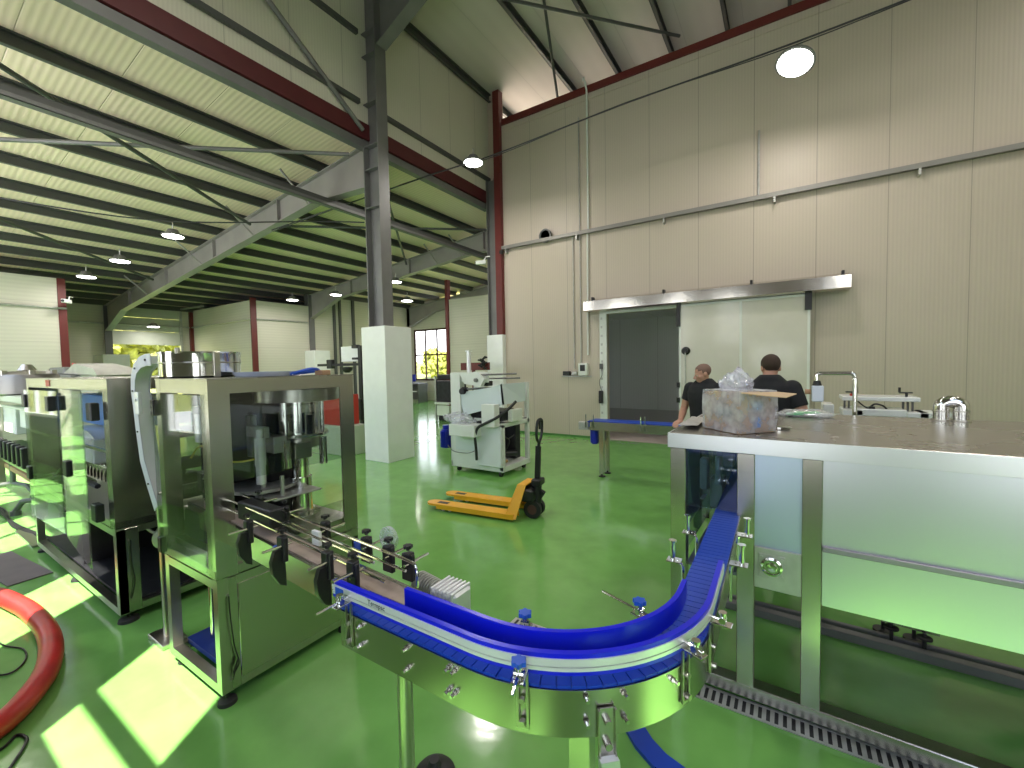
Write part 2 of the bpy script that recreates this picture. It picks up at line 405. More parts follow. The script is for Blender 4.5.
# far wall with window 1
g = G(); wx0, wx1, wz0, wz1 = -16.35, -13.2, 1.0, 3.62
g.box(XR, wx0, YF, YF+.12, 0, 4.9); g.box(wx1, -6, YF, YF+.12, 0, 5.9); g.box(wx0, wx1, YF, YF+.12, 0, wz0); g.box(wx0, wx1, YF, YF+.12, wz1, 5.1); struct('wall_far', g, M_wallZ)
def window(n, p0, p1, z0, z1, cols, rows, m, t=.06, axis='x', y=0., sash=.06):
    """window in a wall; p0..p1 along the axis, at y"""
    def bx(g, a0, a1, c0, c1, q=t):
        if axis == 'x': g.box(a0, a1, y-q/2, y+q/2, c0, c1)
        else: g.box(y-q/2, y+q/2, a0, a1, c0, c1)
    g = G(); bx(g, p0, p1, z0, z0+sash); bx(g, p0, p1, z1-sash, z1); bx(g, p0, p0+sash, z0+sash, z1-sash); bx(g, p1-sash, p1, z0+sash, z1-sash)
    fr = struct('window_%d' % n, g, m)
    g = G()
    for k in range(1, cols): x = p0+(p1-p0)*k/cols; bx(g, x-sash*.4, x+sash*.4, z0+sash, z1-sash, t*.9)
    xs = [p0+(p1-p0)*k/cols for k in range(cols+1)]
    for r in range(1, rows):
        z = z0+(z1-z0)*r/rows
        for k in range(cols): bx(g, xs[k]+sash*.4, xs[k+1]-sash*.4, z-sash*.4, z+sash*.4, t*.9)
    obj('glazing_bars', g, m, fr)
    g = G(); bx(g, p0+.02, p1-.02, z0+.02, z1-.02, .008); obj('pane', g, M_glass, fr)
    return fr
window(1, wx0, wx1, wz0, wz1, 4, 2, mat('dark_red_frame', (.05, .01, .01), .4), y=YF+.05, sash=.09)
# cream partition block behind the corner
g = G(); g.box(-11.25, -6.2, 13, 13.12, 0, 4.33); g.box(-11.25, -11.13, 13.12, 16.1, 0, 4.33); struct('wall_partition', g, M_wallZ)
struct('trim_7', G().box(-11.36, -11.22, 12.93, 13.1, 0, 5.1), M_redpost)
# sectional door in the recess, half raised
g = G()
for k in range(3): g.box(XR-.06, XR-.0, 5.52, 7.75, 2.78+.54*k+.008, 2.78+.54*(k+1)-.008)
dr = struct('door_1', g, mat('sectional_door_panel', (.52, .55, .47), .5, var=.05))
g = G(); g.box(XR, XR+.07, 5.46, 5.54, 0, 4.35); g.box(XR, XR+.07, 7.72, 7.80, 0, 4.35); g.bar((XR+.05, 7.75, 4.3), (XR+2.2, 7.75, 4.25), .06, .06); obj('door_track', g, M_galv, dr)
# rear wall behind the camera: windows inferred from sun patches, others added for sky light
RW = -.55
wins = [(-21.0, -18.6, .9, 4.2), (-15.9, -13.6, .9, 4.3), (-12.9, -10.6, .9, 4.6), (-9.9, -7.5, .9, 4.6), (-6.6, -5.3, .9, 4.3), (-4.13, -3.37, .9, 4.3), (-2.31, -1.38, 2.36, 4.14), (-1.1, .3, .9, 2.3), (1.2, 2.6, .8, 2.3), (3.1, 4.7, .8, 2.3)]
g = G(); xs = -22.
for (a, b, z0, z1) in wins:
    top = 3.8 if b < -16.6 else 5.0
    hi = 3.7 if a > .9 else (5.9 if a > -7.5 else 4.7)
    g.box(xs, a, RW-.12, RW, 0, hi); g.box(a, b, RW-.12, RW, 0, z0); g.box(a, b, RW-.12, RW, z1, hi if a > .9 else (5.9 if a > -7.5 else 4.75)); xs = b
g.box(xs, 7, RW-.12, RW, 0, 3.7); g.box(.3, 1.4, RW-.12, RW, 3.7, 5.9); g.box(4.6, 7, RW-.12, RW, 3.7, 5.9); g.box(1.4, 4.6, RW-.12, RW, 5.5, 5.9); g.box(-6.6, 7, RW-.12, RW, 5.9, 9.6); struct('wall_rear', g, M_rear)
n = 2
for (a, b, z0, z1) in wins:
    if abs(a+2.31) < .01 or abs(a+4.13) < .01: window(n, a, b, z0, z1, 1, 1, M_white, y=RW-.06, sash=.03); n += 1; continue
    window(n, a, b, z0, z1, max(1, round((b-a)/.8)), 3, M_white, y=RW-.06, sash=.05); n += 1
window(n, 1.4, 4.6, 3.7, 5.5, 4, 1, M_white, y=RW-.06, sash=.05); wins.append((1.4, 4.6, 3.7, 5.5))  # unseen high window, added so its sun patch reflects in the tunnel posts
struct('window_bar', G().box(-2.31, -1.38, RW-.09, RW-.03, 2.93, 2.99), M_white)
struct('wall_side', G().box(7, 7.12, -.67, 14, 0, 10), M_wallY)
struct('wall_high_back', G().box(-6.6, 7.1, 14, 14.1, 0, 10.2), M_wall)
# baseboard line of the right wall
g = G(); g.box(-6, -3.52, WY-.012, WY, 0, .05); g.box(.4, 7, WY-.012, WY, 0, .05); struct('baseboard_right', g, mat('green_cove', (.07, .22, .05), .35))
# cold room behind the opening
g = G(); g.box(-4.7, -4.6, WY+.12, 12.6, 0, 3.0); g.box(-.3, -.2, WY+.12, 12.6, 0, 3.0); g.box(-4.7, -.2, 12.6, 12.7, 0, 3.0); g.box(-4.7, -.2, WY+.12, 12.7, 3.0, 3.08); struct('wall_cold_room', g, M_cold)
struct('floor_cold_room', G().box(-4.6, -.3, WY+.0, 12.6, .002, .012), M_coldfl)
g = G(); g.box(-4.58, -.32, 12.5, 12.6, .0, .35); struct('baseboard_cold_room', g, mat('cold_kerb', (.55, .56, .55), .5))
# door frame of the cold room
g = G(); g.box(-3.50, -3.34, WY-.04, WY, 0, 2.9); g.box(-3.34, -1.79, WY-.04, WY, 2.79, 2.9); g.box(-1.79, -1.70, WY-.02, WY, 0, 2.9); struct('trim_8', g, M_offwhite)
g = G()
for k in range(14): g.box(-3.47, -3.43, WY-.05, WY-.04, .2+k*.19, .25+k*.19)
struct('trim_9', g, M_galv)
# sliding cold-room door
sd = thing('sliding_door', 'large pale sliding cold room door hanging open to the right of the dark opening', 'door', (-.72, 9.0, 0))
g = G(); g.box(-1.77, .32, 8.94, 9.05, .03, 2.81, .012); obj('door_leaf', g, mat('door_leaf_sheet', (.62, .60, .52), .22, var=.03, coat=.4), sd)
g = G(); g.box(-1.79, -1.75, 8.93, 9.06, .02, 2.83); g.box(.30, .34, 8.93, 9.06, .02, 2.83); g.box(-1.79, .34, 8.93, 9.06, 2.79, 2.83); g.box(-.73, -.69, 8.925, 8.94, .03, 2.80); obj('leaf_edging', g, M_offwhite, sd)
g = G(); g.lathe([(.08, 0), (.08, -.02), (.05, -.05), (.05, -.09), (0, -.09)], (-1.66, 8.94, 1.92), 20, 'y'); dh = obj('door_handle', g, M_black, sd); g = G(); g.tube([(-1.66, 8.86, 1.9), (-1.66, 8.87, 1.6), (-1.66, 8.88, 1.25)], .012); obj('handle_bar', g, M_galv, dh)
g = G(); g.box(.26, .36, 8.90, 8.94, 2.55, 2.86); obj('stop_bracket', g, M_black, sd)
g = G(); g.box(-1.83, -1.76, 8.90, 8.94, 2.4, 2.9); g.box(-1.83, -1.77, 8.90, 8.94, 1.2, 1.3); g.box(-1.83, -1.77, 8.90, 8.94, .9, 1.0); obj('stop_bracket', g, M_black, sd)
rl = thing('door_rail', 'long stainless steel cover box over the sliding door track on the wall', 'rail', (-1.4, 9.0, 2.83))
g = G(); g.prism([(8.80, 2.86), (8.80, 3.06), (9.12, 3.14), (9.12, 2.84), (8.84, 2.84)], -3.75, .87, 'x'); obj('cover', g, mat('mirror_stainless', (.66, .62, .56), .16, metal=1, var=.1, scale=1.5, bump=.25, bscale=2.2), rl)
for x in (-3.62, -2.1, -.55, .78):
    g = G(); g.box(x-.02, x+.02, 8.98, 9.1, 3.11, 3.17, .004); obj('bracket', g, M_black, rl)
# ------------------------------------------------------------------ things fixed to the walls
tray = thing('cable_tray', 'zinc cable tray running along the pale right wall above the sliding door', 'cable tray', (-1.5, 9.05, 4.6))
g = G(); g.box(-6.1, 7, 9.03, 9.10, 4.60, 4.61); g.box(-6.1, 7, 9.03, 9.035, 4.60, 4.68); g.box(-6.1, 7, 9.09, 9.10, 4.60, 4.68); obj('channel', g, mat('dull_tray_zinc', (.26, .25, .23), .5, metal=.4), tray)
for k in range(6):
    x = -5.9+1.9*k; g = G(); g.box(x-.015, x+.015, 9.02, WY, 4.50, 4.60); obj('hanger', g, M_galv, tray)
g = G(); g.lathe([(.16, -.02), (.16, .02), (.12, .02), (.12, -.02)], (-4.8, 9.06, 4.73), 24, 'y'); tag(obj('cable_coil', g, M_purlin), 'small coil of grey cable lying on the wall cable tray', 'cable')
g = G(); g.tube([(-3.78, 9.0, 7.86), (-3.78, 8.98, 7.9), (-3.76, 9.0, 7.93), (-3.74, 9.09, 7.7), (-3.74, 9.1, 4.6)], .022); g.tube([(-3.76, 9.1, 4.6), (-3.78, 9.1, 1.9)], .022)
tag(obj('conduit_pipe', g, M_offwhite), 'thin white conduit pipe running down the whole pale wall left of the opening', 'pipe')
for (x, za, zb, lab) in ((-3.95, 1.6, 7.2, 'thin pipe beside the white conduit left of the opening'), (-.45, 4.68, 5.85, 'short grey pipe rising from the cable tray on the wall'), (-4.12, 1.6, 4.6, 'thinnest conduit dropping from the tray to the switch boxes')):
    g = G(); g.cyl((x, 9.11, za), (x, 9.11, zb), .012 if x < -1 else .018, n=8); tag(obj('conduit_pipe', g, M_galv), lab, 'pipe')
sb = thing('switch_box', 'black and white pair of switch boxes on the pale wall by the thin conduits', 'switch', (-4.2, 9.1, 1.42))
g = G(); g.box(-4.40, -4.22, 9.06, 9.14, 1.44, 1.54, .01); obj('black_box', g, M_black, sb)
g = G(); g.box(-4.18, -4.05, 9.08, 9.14, 1.45, 1.53, .01); g.box(-4.45, -3.7, 9.11, 9.14, 1.41, 1.43); obj('mounting_strip', g, M_galv, sb)
db = thing('control_box', 'white wall box with a small dark screen left of the cold room opening', 'control box', (-3.88, 9.1, 1.4))
g = G(); g.box(-4.0, -3.78, 9.04, 9.14, 1.44, 1.72, .012); obj('case', g, M_offwhite, db)
g = G(); g.box(-3.95, -3.83, 9.035, 9.045, 1.54, 1.68); obj('screen', g, M_black, db)
hb = thing('hand_control', 'black pendant button box hanging from a wire on the door frame', 'control box', (-3.46, 9.05, .8))
g = G(); g.box(-3.50, -3.42, 9.0, 9.1, .82, 1.10, .01); obj('case', g, M_black, hb)
g = G(); g.smooth_tube([(-3.46, 9.08, 1.1), (-3.5, 9.07, 1.3), (-3.44, 9.07, 1.45), (-3.46, 9.08, 1.62)], .007, 6); g.box(-3.49, -3.43, 9.05, 9.1, 1.58, 1.7); obj('wire', g, M_purlin, hb)
g = G(); g.lathe([(.05, -.03), (.05, .03), (.02, .06)], (-6.0, 8.98, 4.52), 16, 'y'); tag(obj('security_camera', g, M_black), 'tiny black dome sensor just under the tray by the red corner post', 'camera')
def cctv(loc, rz, lab):
    t = thing('security_camera', lab, 'camera', loc, rz)
    g = G(); g.box(-.05, .22, -.05, .05, -.05, .05, .012); obj('housing', g, M_white, t, local=True)
    g = G(); g.cyl((.22, 0, 0), (.24, 0, 0), .035, n=14); obj('lens', g, M_black, t, local=True)
    g = G(); g.tube([(0, 0, .05), (-.05, 0, .14), (-.16, 0, .14)], .015); obj('arm', g, M_white, t, local=True)
    return t
cctv((-16.2, 3.35, 3.62), math.radians(-40), 'white bullet camera on the red post at the left wall')
cctv((-6.55, 9.0, 4.35), math.radians(200), 'white bullet camera under the low roof by the corner post')
# conduits on far-left walls
for (p0, p1, lab) in (((XL+.05, -.5, 3.46), (XL+.05, 3.36, 3.46), 'grey conduit along the cream wall at far left'), ((XR+.06, 3.3, 3.55), (XR+.06, 8.1, 3.55), 'grey conduit crossing above the raised sectional door'), ((XR, 8.12, 3.56), (XL, 8.12, 3.56), 'grey conduit along the striped wall of the door recess'), ((XL+.05, 8.3, 3.58), (XL+.05, 10.3, 3.6), 'grey conduit on the pale green wall right of the red post')):
    g = G(); g.cyl(p0, p1, .03, n=8); tag(obj('conduit_pipe', g, M_galv), lab, 'pipe')
# hanging cable tray below the low roof
ht = thing('cable_tray', 'dark hanging beam with a perforated cable tray under the low roof', 'cable tray', (-7.6, 5, 4.75))
g = G(); g.box(-7.68, -7.58, -.5, 10.4, 4.90, 5.04); obj('support_beam', g, M_purlin, ht)
g = G(); g.box(-7.56, -7.44, -.5, 10.4, 4.84, 4.85); g.box(-7.56, -7.555, -.5, 10.4, 4.84, 4.90); g.box(-7.445, -7.44, -.5, 10.4, 4.84, 4.90)
for k in range(70): g.box(-7.555, -7.445, -.4+k*.155, -.36+k*.155, 4.85, 4.862)
obj('perforated_channel', g, M_grey, ht)
for y in (5.3, 10.3):
    g = G(); g.bar((-7.6, y, 4.95), (-8.2, y, 5.1), .05, .05); obj('strut', g, M_grey, ht)
# braces
def rod(p0, p1, r, lab, m=M_purlin, cat='brace', name='roof_brace'):
    g = G(); g.cyl(p0, p1, r, n=8); return tag(obj(name, g, m), lab, cat)
rod((-6.66, 5.1, 5.55), (-11.2, -.3, 4.98), .035, 'diagonal tube brace under the low roof, nearest the steel column', M_grey)
rod((-10.4, 5.2, 5.05), (-6.9, -.3, 5.45), .035, 'diagonal tube brace crossing the near end of the low roof')
rod((-16.2, 5.2, 4.5), (-11.3, -.3, 4.98), .035, 'diagonal tube brace further left under the low roof')
rod((-6.6, 5.7, 5.55), (-10.6, 10.2, 5.1), .03, 'diagonal tube brace behind the tall steel column')
rod((-10.2, 5.7, 5.1), (-6.7, 10.2, 5.5), .03, 'second diagonal tube brace behind the tall steel column')
rod((-6.45, 5.25, 5.98), (-6.42, 1.9, 8.3), .04, 'steep diagonal brace on the upper cladding left of the column', M_grey)
rod((-5.2, 5.6, 8.2), (-1.9, 9.6, 8.4), .03, 'long diagonal brace under the high roof')
rod((-3.9, 7.3, 9.0), (-4.6, 9.4, 8.0), .03, 'short upright brace under the high roof by the corner')
for (x, lab) in ((-8.3, 'short knee brace beneath the first low rafter, nearest the column'), (-10.5, 'short knee brace beneath the first low rafter, second from the column'), (-13.2, 'short knee brace beneath the first low rafter, third from the column'), (-17.0, 'short knee brace beneath the first low rafter, farthest from the column')):
    z = zlow(x)-.2
    rod((x, 4.75, z), (x, 5.3, z-.5), .022, lab, M_beam)
for (x, lab) in ((-8.4, 'knee brace on the second low rafter seen right of the column'), (-9.4, 'smaller knee brace on the second low rafter')):
    z = zlow(x)-.2
    rod((x, 9.8, z), (x, 10.4, z-.5), .022, lab, M_beam)
# hanging wires
g = G(); g.smooth_tube([(-12.0, -.4, 4.9), (-10.3, 1.5, 4.45), (-9.2, 3.2, 4.35), (-7.4, 4.9, 4.45), (-6.5, 5.25, 4.35)], .012, 6); tag(obj('hanging_wire', g, M_black), 'thin black wire sagging under the low roof towards the column', 'cable')
lampcable = [(-9.5, 5.2, 4.75), (-6.1, 6.5, 5.52), (-5.0, 7.3, 5.96), (-2.4, 7.45, 6.15), (.07, 7.5, 6.2), (2.5, 7.5, 6.3)]
g = G(); g.smooth_tube(lampcable, .013, 6); g.smooth_tube([(p[0], p[1]+.03, p[2]+(.03 if i % 2 else -.02)) for i, p in enumerate(lampcable)], .008, 6)
tag(obj('hanging_wire', g, M_black), 'black lamp cable strung across the hall through both near lamps', 'cable')
# lamps
def lamp_proto():
    t = thing('ceiling_lamp', '', 'lamp', (0, 0, 0), group='round high bay lamps')
    g = G(); g.lathe([(.05, .14), (.09, .13), (.13, .05), (.20, .03), (.21, 0), (.19, -.005)], (0, 0, 0), 28); obj('housing', g, M_grey, t, local=True)
    g = G(); g.lathe([(.185, -.004), (.18, -.016), (.12, -.028), (.0, -.03)], (0, 0, 0), 28); obj('diffuser', g, M_lamp, t, local=True)
    g = G(); g.tube([(0, 0, .13), (0, 0, .2), (.02, 0, .24), (0, 0, .28)], .012); obj('hook', g, M_galv, t, local=True)
    return t
lp = lamp_proto()
LAMPS = [((.07, 7.5, 5.92), (0, -.32), 'biggest lit round lamp, on the cable before the pale right wall', 1),
         ((-5.35, 7.05, 5.8), (0, 0), 'lit round lamp on the cable between the column and the red post', 1),
         ((-11.0, 3.92, 4.58), (0, 0), 'lit round lamp under the low roof, nearest of the left row of three', 1),
         ((-13.3, 3.66, 4.34), (0, 0), 'lit round lamp under the low roof, middle of the left row of three', 1),
         ((-15.3, 3.52, 4.2), (0, 0), 'lit round lamp under the low roof, farthest of the left row of three', 1),
         ((-15.0, 8.85, 4.2), (0, 0), 'small lit lamp by the grey column above the pale green wall', 1),
         ((-13.4, 9.5, 4.3), (0, 0), 'small lit lamp under the second rafter left of the wrapped column', 1),
         ((-10.8, 9.9, 4.5), (0, 0), 'small lit lamp hanging just right of the tall column', 1),
         ((-20.6, 6.55, 3.45), (0, 0), 'lit lamp in front of the raised sectional door', 1)]
for i, (loc, tilt, lab, e) in enumerate(LAMPS):
    o = lp if i == 0 else copy_tree(lp)
    o.location = loc; o.scale = (1.2, 1.2, 1.2) if i == 0 else (1, 1, 1); o.rotation_euler = (tilt[1], .22 if i == 0 else 0, 0); o['label'] = lab
    L = bpy.data.lights.new('lamp_light', 'AREA'); L.shape = 'DISK'; L.size = .34; L.energy = 110 if loc[2] > 5 else 52; L.color = (1, .93, .87)
    lo = bpy.data.objects.new('lamp_light', L); COL.objects.link(lo); lo.location = (loc[0], loc[1], loc[2]-.06)
# unseen lamps added to light the hall, over and behind the viewpoint
for (x, y, z, e) in ((-2.5, 3.0, 7.3, 115), (2.5, 3.2, 7.3, 115), (-4.5, .8, 7.0, 80), (1.8, .6, 7.0, 100), (4.5, 6.5, 7.4, 115), (-9.5, 1.0, 4.7, 60), (-13, 12.5, 4.4, 65), (-8.5, 13, 4.8, 65)):
    o = copy_tree(lp); o.location = (x, y, z); o.rotation_euler = (0, 0, 0); o['label'] = 'unseen round lamp added to light the hall'
    L = bpy.data.lights.new('lamp_light', 'AREA'); L.shape = 'DISK'; L.size = .34; L.energy = e; L.color = (1, .93, .87)
    lo = bpy.data.objects.new('lamp_light', L); COL.objects.link(lo); lo.location = (x, y, z-.06)
#@@PART2
# ================================================================== MACHINES
def foot(g, x, y, h=.06, r=.045):
    g.cyl((x, y, .0), (x, y, .018), r, r*.92, 20); g.cyl((x, y, .018), (x, y, .03), r*.92, r*.3, 20); g.cyl((x, y, .02), (x, y, h+.02), .010, n=10)
def knob(g, c, r=.018, h=.022, lobes=6):
    c = Vector(c); n = lobes*6
    pts = [(c.x+r*(1+.16*math.cos(lobes*2*PI*k/n))*math.cos(2*PI*k/n), c.y+r*(1+.16*math.cos(lobes*2*PI*k/n))*math.sin(2*PI*k/n)) for k in range(n)]
    g.prism(pts, c.z, c.z+h); g.cyl(c-Vector((0, 0, h*.8)), c, r*.45, n=10)

# ---- capping machine in front left
m1 = thing('capping_machine', 'stainless bottle capping machine with clear doors, nearest at left, round bowl on top', 'machine', (-2.69, 1.37, 0))
X0, X1, Y0, Y1, ZM, ZT = -3.02, -2.38, .955, 1.79, .65, 1.656
g = G()
for (x, y) in ((X0, Y0), (X1-.05, Y0), (X0, Y1-.05), (X1-.05, Y1-.05)): g.box(x, x+.05, y, y+.05, .06, ZM)
for z in (.06, ZM-.05):
    g.box(X0+.05, X1-.05, Y0, Y0+.05, z, z+.045); g.box(X0+.05, X1-.05, Y1-.05, Y1, z, z+.045); g.box(X0, X0+.05, Y0+.05, Y1-.05, z, z+.045); g.box(X1-.05, X1-.002, Y0+.05, Y1-.05, z, z+.045)
obj('lower_frame', g, M_steel, m1)
g = G(); g.box(X1-.01, X1, 1.052, Y1, .10, .60, .003); obj('side_panel', g, M_steelh, m1)
g = G(); g.box(X1-.012, X1-.001, Y0+.001, 1.048, .062, .64, .002); g.cyl((X1, 1.0, .56), (X1+.012, 1.0, .56), .006); g.cyl((X1, 1.0, .12), (X1+.012, 1.0, .12), .006); obj('corner_panel', g, M_steelh, m1)
g = G(); g.smooth_tube([(X1+.012, 1.0, .56), (X1+.02, 1.0, .45), (X1+.018, 1.012, .3), (X1+.02, 1.03, .2), (X1+.02, 1.0, .16), (X1+.02, 1.025, .22), (X1+.012, 1.0, .12)], .0035, 6); obj('earth_wire', g, M_black, m1)
g = G()
for (x, y) in ((X0+.06, Y0+.06), (X1-.02, Y0+.03), (X0+.06, Y1-.06), (X1-.03, Y1-.1)):
    g = G(); foot(g, x, y); obj('levelling_foot', g, M_rubber, m1)
g = G(); g.box(X0+.05, X1-.05, Y0+.07, Y1-.05, .10, .13); obj('cabinet_floor', g, mat('blue_tray', (.02, .06, .35), .4), m1)
g = G(); g.box(X0+.08, X0+.10, Y0+.3, Y1-.06, .13, .58); g.box(X0+.12, X1-.1, Y1-.09, Y1-.06, .13, .60); g.cyl((-2.62, 1.22, .30), (-2.62, 1.22, .50), .06, n=20); g.box(-2.72, -2.54, 1.14, 1.3, .44, .50, .008); g.cyl((-2.66, 1.15, .13), (-2.66, 1.15, .32), .02)
obj('drive_unit', g, M_dark, m1)
g = G(); g.box(-2.60, -2.48, 1.06, 1.16, .36, .46, .01); g.cyl((-2.55, 1.05, .3), (-2.55, 1.05, .42), .02); g.cyl((-2.82, 1.1, .14), (-2.82, 1.1, .62), .014); obj('gearbox', g, M_chrome, m1)
g = G(); g.box(X0, X1, Y0, Y1, ZM, ZM+.05, .004); g.box(X0+.02, X1-.02, Y0+.05, Y1-.02, .70, .735); obj('deck', g, M_steel, m1)
def upper_frame(g, X0, X1, Y0, Y1, wf, ws, zb, zt, band):
    # corner posts (L shaped)
    g.box(X1-.012, X1, Y0, Y0+ws, zb, zt); g.box(X1-wf, X1-.012, Y0, Y0+.012, zb, zt)
    g.box(X1-.012, X1, Y1-ws, Y1, zb, zt); g.box(X1-wf, X1-.012, Y1-.012, Y1, zb, zt)
    g.box(X0, X0+.012, Y0, Y0+ws, zb, zt); g.box(X0+.012, X0+wf*.7, Y0, Y0+.012, zb, zt)
    g.box(X0, X0+.012, Y1-ws, Y1, zb, zt); g.box(X0+.012, X0+wf*.7, Y1-.012, Y1, zb, zt)
    g.box(X0+.012, X1-.012, Y0+.001, Y0+.013, zt-band, zt); g.box(X1-.0125, X1-.0005, Y0+.012, Y1-.012, zt-band, zt)
    g.box(X0+.012, X1-.012, Y1-.013, Y1-.001, zt-band, zt); g.box(X0+.0005, X0+.0125, Y0+.012, Y1-.012, zt-band, zt)
g = G(); upper_frame(g, X0, X1, Y0, Y1, .085, .098, ZM+.002, ZT, .072); obj('upper_frame', g, M_steelh, m1)
g = G(); g.box(X0-.004, X1+.004, Y0-.004, Y1+.004, ZT, ZT+.006); obj('top_plate', g, M_steelt, m1)
g = G(); g.obox(Matrix.Translation((-2.72, Y0-.02, 1.13)) @ Matrix.Rotation(.03, 4, 'Z'), (.53, .008, .90)); obj('front_door', g, M_acryl, m1)
g = G(); g.box(X1-.008, X1-.003, 1.055, 1.69, 1.13, 1.583); g.box(X1-.008, X1-.003, 1.16, 1.69, .74, .86); obj('side_window', g, M_acryl, m1)
for z in (1.50, .72):
    g = G(); g.box(-3.01, -2.965, Y0-.035, Y0-.003, z-.045, z+.045, .005)
    for k in range(3): g.cyl((-2.99, Y0-.037, z-.028+k*.028), (-2.99, Y0-.034, z-.028+k*.028), .006, n=8)
    obj('hinge', g, M_black, m1)
# capping head carousel seen through the side window
cx, cy = -2.68, 1.59
g = G(); g.lathe([(.245, 1.50), (.25, 1.502), (.25, 1.575), (.245, 1.58)], (cx, cy, 0), 48); obj('upper_disc', g, M_steel, m1)
g = G(); g.lathe([(.13, 1.29), (.13, 1.50)], (cx, cy, 0), 40); g.lathe([(.175, 1.272), (.18, 1.276), (.18, 1.29), (.175, 1.294)], (cx, cy, 0), 48); obj('lift_drum', g, M_chrome, m1)
g = G(); g.lathe([(.125, 1.20), (.125, 1.27)], (cx, cy, 0), 32); g.box(cx+.02, cx+.17, cy-.13, cy-.02, 1.15, 1.245, .004); obj('bearing_block', g, M_steel, m1)
g = G(); g.cyl((cx, cy, 1.0), (cx, cy, 1.20), .052, n=28); g.cyl((cx, cy, .735), (cx, cy, 1.0), .066, n=28); g.cyl((cx, cy, .735), (cx, cy, .76), .11, n=28); obj('centre_column', g, M_chrome, m1)
for k in range(2):
    a = -.9+k*1.1; x, y = cx+.20*math.cos(a), cy+.20*math.sin(a)
    g = G(); g.cyl((x, y, 1.30), (x, y, 1.50), .012, n=10); g.cyl((x, y, 1.10), (x, y, 1.27), .024, n=14); obj('capping_head', g, M_chrome, m1)
g = G(); g.cyl((-2.60, 1.30, 1.14), (-2.60, 1.30, 1.30), .030, n=20); g.cyl((-2.60, 1.30, 1.03), (-2.60, 1.30, 1.14), .026, n=20); g.cyl((-2.60, 1.30, 1.30), (-2.60, 1.30, 1.35), .018); obj('cap_chute_cylinder', g, M_alu, m1)
g = G(); g.box(-2.78, -2.56, 1.36, 1.44, 1.20, 1.30, .004); g.box(-2.80, -2.6, 1.32, 1.36, 1.29, 1.36, .004); g.box(-2.84, -2.78, 1.34, 1.38, 1.16, 1.42, .004); obj('mounting_block', g, M_galv, m1)
g = G()
for (x, y, a, b, r) in ((-2.78, 1.12, .735, 1.585, .013), (-2.73, 1.12, .74, 1.585, .010), (-2.90, 1.15, .735, 1.58, .014), (-2.66, 1.1, 1.15, 1.42, .01)): g.cyl((x, y, a), (x, y, b), r, n=10)
g.box(-2.8, -2.66, 1.10, 1.14, 1.38, 1.42, .003); g.box(-2.82, -2.68, 1.10, 1.14, 1.02, 1.05, .003)
for k in range(16): g.obox(Matrix.Translation((-2.75+.015*math.sin(k*2), 1.09, .78+k*.021)) @ Matrix.Rotation(k*.7, 4, 'Z'), (.045, .03, .010))
obj('guide_post', g, M_chrome, m1)
g = G(); g.smooth_tube([(-2.78, 1.02, 1.22), (-2.70, 1.04, 1.29), (-2.60, 1.07, 1.22), (-2.52, 1.14, 1.2), (-2.46, 1.2, 1.21)], .005, 6); obj('air_hose', g, M_yell, m1)
g = G(); g.smooth_tube([(-2.75, 1.07, .95), (-2.73, 1.06, 1.08), (-2.68, 1.08, 1.16), (-2.62, 1.12, 1.05), (-2.62, 1.15, .9)], .003, 6); g.cyl((cx+.2, cy-.05, 1.3), (cx+.2, cy-.05, 1.42), .02, n=12); obj('sensor', g, M_black, m1)
g = G(); g.lathe([(.20, .955), (.20, .975)], (-2.82, 1.42, 0), 36); g.box(-2.80, -2.50, 1.32, 1.62, .93, .94, .003); g.cyl((-2.70, 1.36, .94), (-2.70, 1.36, 1.05), .014); g.cyl((-2.56, 1.40, .94), (-2.56, 1.40, 1.06), .012); obj('star_wheel_plate', g, M_galv, m1)
g = G(); g.box(-2.97, -2.62, 1.04, 1.12, .735, .90, .01); g.cyl((-2.93, 1.2, .74), (-2.93, 1.2, 1.25), .03, n=14); g.box(-2.99, -2.88, 1.12, 1.2, .98, 1.1, .01); g.box(-2.99, -2.80, 1.45, 1.7, .735, 1.15, .01); g.box(-3.0, -2.99, 1.15, 1.78, .74, 1.58); obj('drive_housing', g, M_dark, m1)
g = G(); g.cyl((-2.79, 1.10, 1.30), (-2.79, 1.10, 1.46), .05, n=20); g.box(-2.86, -2.74, 1.06, 1.14, 1.46, 1.50, .005); g.cyl((-2.79, 1.1, 1.5), (-2.79, 1.1, 1.56), .025); obj('cap_head_motor', g, M_alu, m1)
# things on top of it
bw = thing('cap_bowl', 'big round shiny steel cap bowl standing on the nearest machine', 'bowl', (-2.98, 1.17, ZT+.006))
g = G(); g.lathe([(.195, 1.668), (.203, 1.672), (.205, 1.80), (.209, 1.812), (.204, 1.812), (.20, 1.80), (.195, 1.70), (0, 1.70)], (-2.98, 1.17, 0), 56); obj('bowl_wall', g, M_chrome, bw)
g = G(); g.lathe([(.2055, 1.745), (.2085, 1.747), (.2085, 1.751), (.2055, 1.753)], (-2.98, 1.17, 0), 56); g.box(-2.775, -2.755, 1.15, 1.18, 1.665, 1.812, .003); g.cyl((-2.83, 1.0, 1.80), (-2.83, 1.0, 1.83), .012); obj('clamp_band', g, M_steel, bw)
g = G(); g.lathe([(.16, 1.662), (.16, 1.668)], (-2.98, 1.17, 0), 40); g.cyl((-3.0, .98, 1.662), (-3.0, .98, 1.75), .012); obj('bowl_base', g, M_dark, bw)
pt = thing('plastic_tray', 'shallow clear round tray lying on top of the nearest machine', 'tray', (-2.66, 1.45, ZT+.006))
g = G(); g.lathe([(.15, 1.664), (.165, 1.690), (.16, 1.690), (.145, 1.668), (0, 1.668)], (-2.63, 1.36, 0), 40); obj('tray_dish', g, mat('clear_blueish_plastic', (.62, .68, .82), .15, spec=.8), pt)
